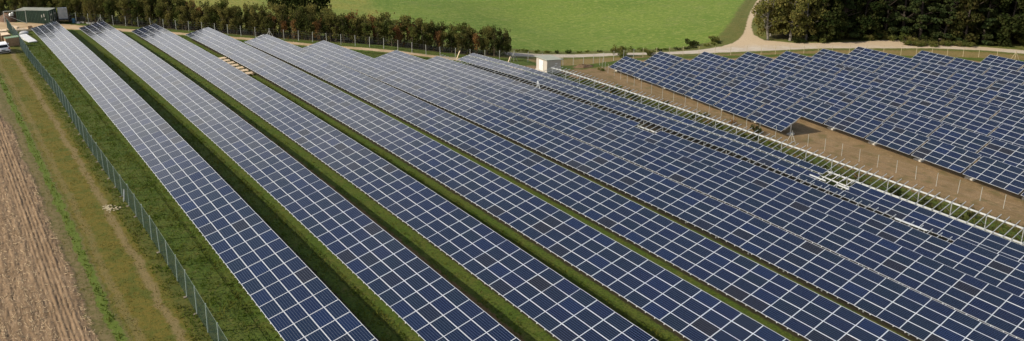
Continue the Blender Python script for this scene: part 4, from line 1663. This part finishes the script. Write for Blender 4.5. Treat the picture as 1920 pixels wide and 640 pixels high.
# pale sandy patches and stones beside the track
b = MB()
rg2 = np.random.default_rng(33)
for k in range(40):
    q = rg2.normal(0, .42, 2)
    s_ = rg2.uniform(.05, .13)
    b.box((q[0] * .55, q[1] * 1.1, s_ * .25), (s_ * 1.6, s_ * 1.3, s_ * .6), zrot(rg2.uniform(0, 3)))
o = b.build('lime_spill', simple('pale_lime', (.44, .38, .25), (.34, .28, .17), 5, .9))
o.location = (9.75, 68.6, gz(9.75, 68.6) + .03)
tag(o, 'patch of pale spilled lime crumbs on the grass track', 'lime', None, 'stuff')

# ------------------------------------------------------------------ white car, seen from behind
cw = simple('white_car_paint', (.80, .80, .80), (.76, .76, .77), 1, .22, 0, .5)
cg = simple('dark_car_glass', (.012, .014, .016), None, 3, .08)
cl = simple('red_tail_lamp', (.25, .02, .015), None, 3, .25)
cx, cy_ = 8.38, 141.9
root = thing('white_car', 'white estate car parked on the grass by the crates, seen from behind', 'car', (cx, cy_, gz(cx, cy_)), .03)
# body as lofted cross sections along Y (rear at -2.25)
secs = [(-2.25, .62, .36, .86, .60), (-2.18, .84, .30, .98, .78), (-1.6, .90, .28, 1.02, .84), (0, .91, .26, 1.0, .85), (1.2, .90, .26, .98, .84), (1.9, .84, .28, .90, .74), (2.22, .66, .36, .74, .56)]


def loft(secs_, f):
    V_, F_ = [], []
    n = None
    for s_ in secs_:
        ring = f(s_)
        n = len(ring)
        V_ += ring
    for i in range(len(secs_) - 1):
        for k in range(n):
            F_.append((i * n + k, i * n + (k + 1) % n, (i + 1) * n + (k + 1) % n, (i + 1) * n + k))
    F_ += [tuple(range(n - 1, -1, -1)), tuple(range((len(secs_) - 1) * n, len(secs_) * n))]
    return V_, F_


V, Fq = loft(secs, lambda s_: [(-s_[1] * .92, s_[0], s_[2]), (-s_[1], s_[0], s_[2] + .12), (-s_[1], s_[0], s_[3] - .22), (-s_[4], s_[0], s_[3]), (s_[4], s_[0], s_[3]), (s_[1], s_[0], s_[3] - .22), (s_[1], s_[0], s_[2] + .12), (s_[1] * .92, s_[0], s_[2])])
MB().add(V, Fq).build('body', cw, root, True)
cab = [(-2.16, .80, .97, 1.02, .72), (-1.75, .80, .97, 1.50, .62), (-1.2, .81, .97, 1.56, .63), (.1, .81, .97, 1.54, .63), (.5, .80, .97, 1.42, .62), (1.15, .76, .95, 1.0, .70)]
V, Fq = loft(cab, lambda s_: [(-s_[1], s_[0], s_[2]), (-s_[4], s_[0], s_[3]), (s_[4], s_[0], s_[3]), (s_[1], s_[0], s_[2])])
MB().add(V, Fq).build('cabin', cw, root)
MB().add([(-.66, -2.115, 1.10), (.66, -2.115, 1.10), (.57, -1.80, 1.46), (-.57, -1.80, 1.46)], [(0, 1, 2, 3)]).build('rear_window', cg, root)
MB().add([(-.66, 1.08, 1.07), (.66, 1.08, 1.07), (.58, .56, 1.43), (-.58, .56, 1.43)], [(3, 2, 1, 0)]).build('windscreen', cg, root)
for s_ in (-1, 1):
    for y0_, y1_ in ((-1.55, -.65), (-.58, .35)):
        MB().add([(s_ * .792, y0_, 1.08), (s_ * .792, y1_, 1.08), (s_ * .668, y1_, 1.46), (s_ * .668, y0_, 1.46)], [(0, 1, 2, 3)]).build('side_window', cg, root)
    MB().box((s_ * .74, -2.2, .93), (.16, .12, .26)).build('tail_lamp', cl, root)
    MB().box((s_ * .66, 2.14, .68), (.24, .1, .14)).build('headlight', MAT['white'], root)
    MB().box((s_ * .98, .55, 1.05), (.16, .1, .13)).build('mirror', cw, root)
    for y_ in (-1.35, 1.35):
        w_ = MB().tube((s_ * .72, y_, .33), (s_ * .93, y_, .33), .33, n=18).build('wheel', MAT['black'], root)
        MB().tube((s_ * .90, y_, .33), (s_ * .945, y_, .33), .2, n=12).build('rim', MAT['steel'], w_)
MB().box((0, -2.24, .5), (1.5, .1, .2)).build('bumper', simple('dark_bumper', (.04, .04, .04), None, 3, .6), root)
MB().box((0, -2.27, .74), (.52, .03, .12)).build('number_plate', cg, root)
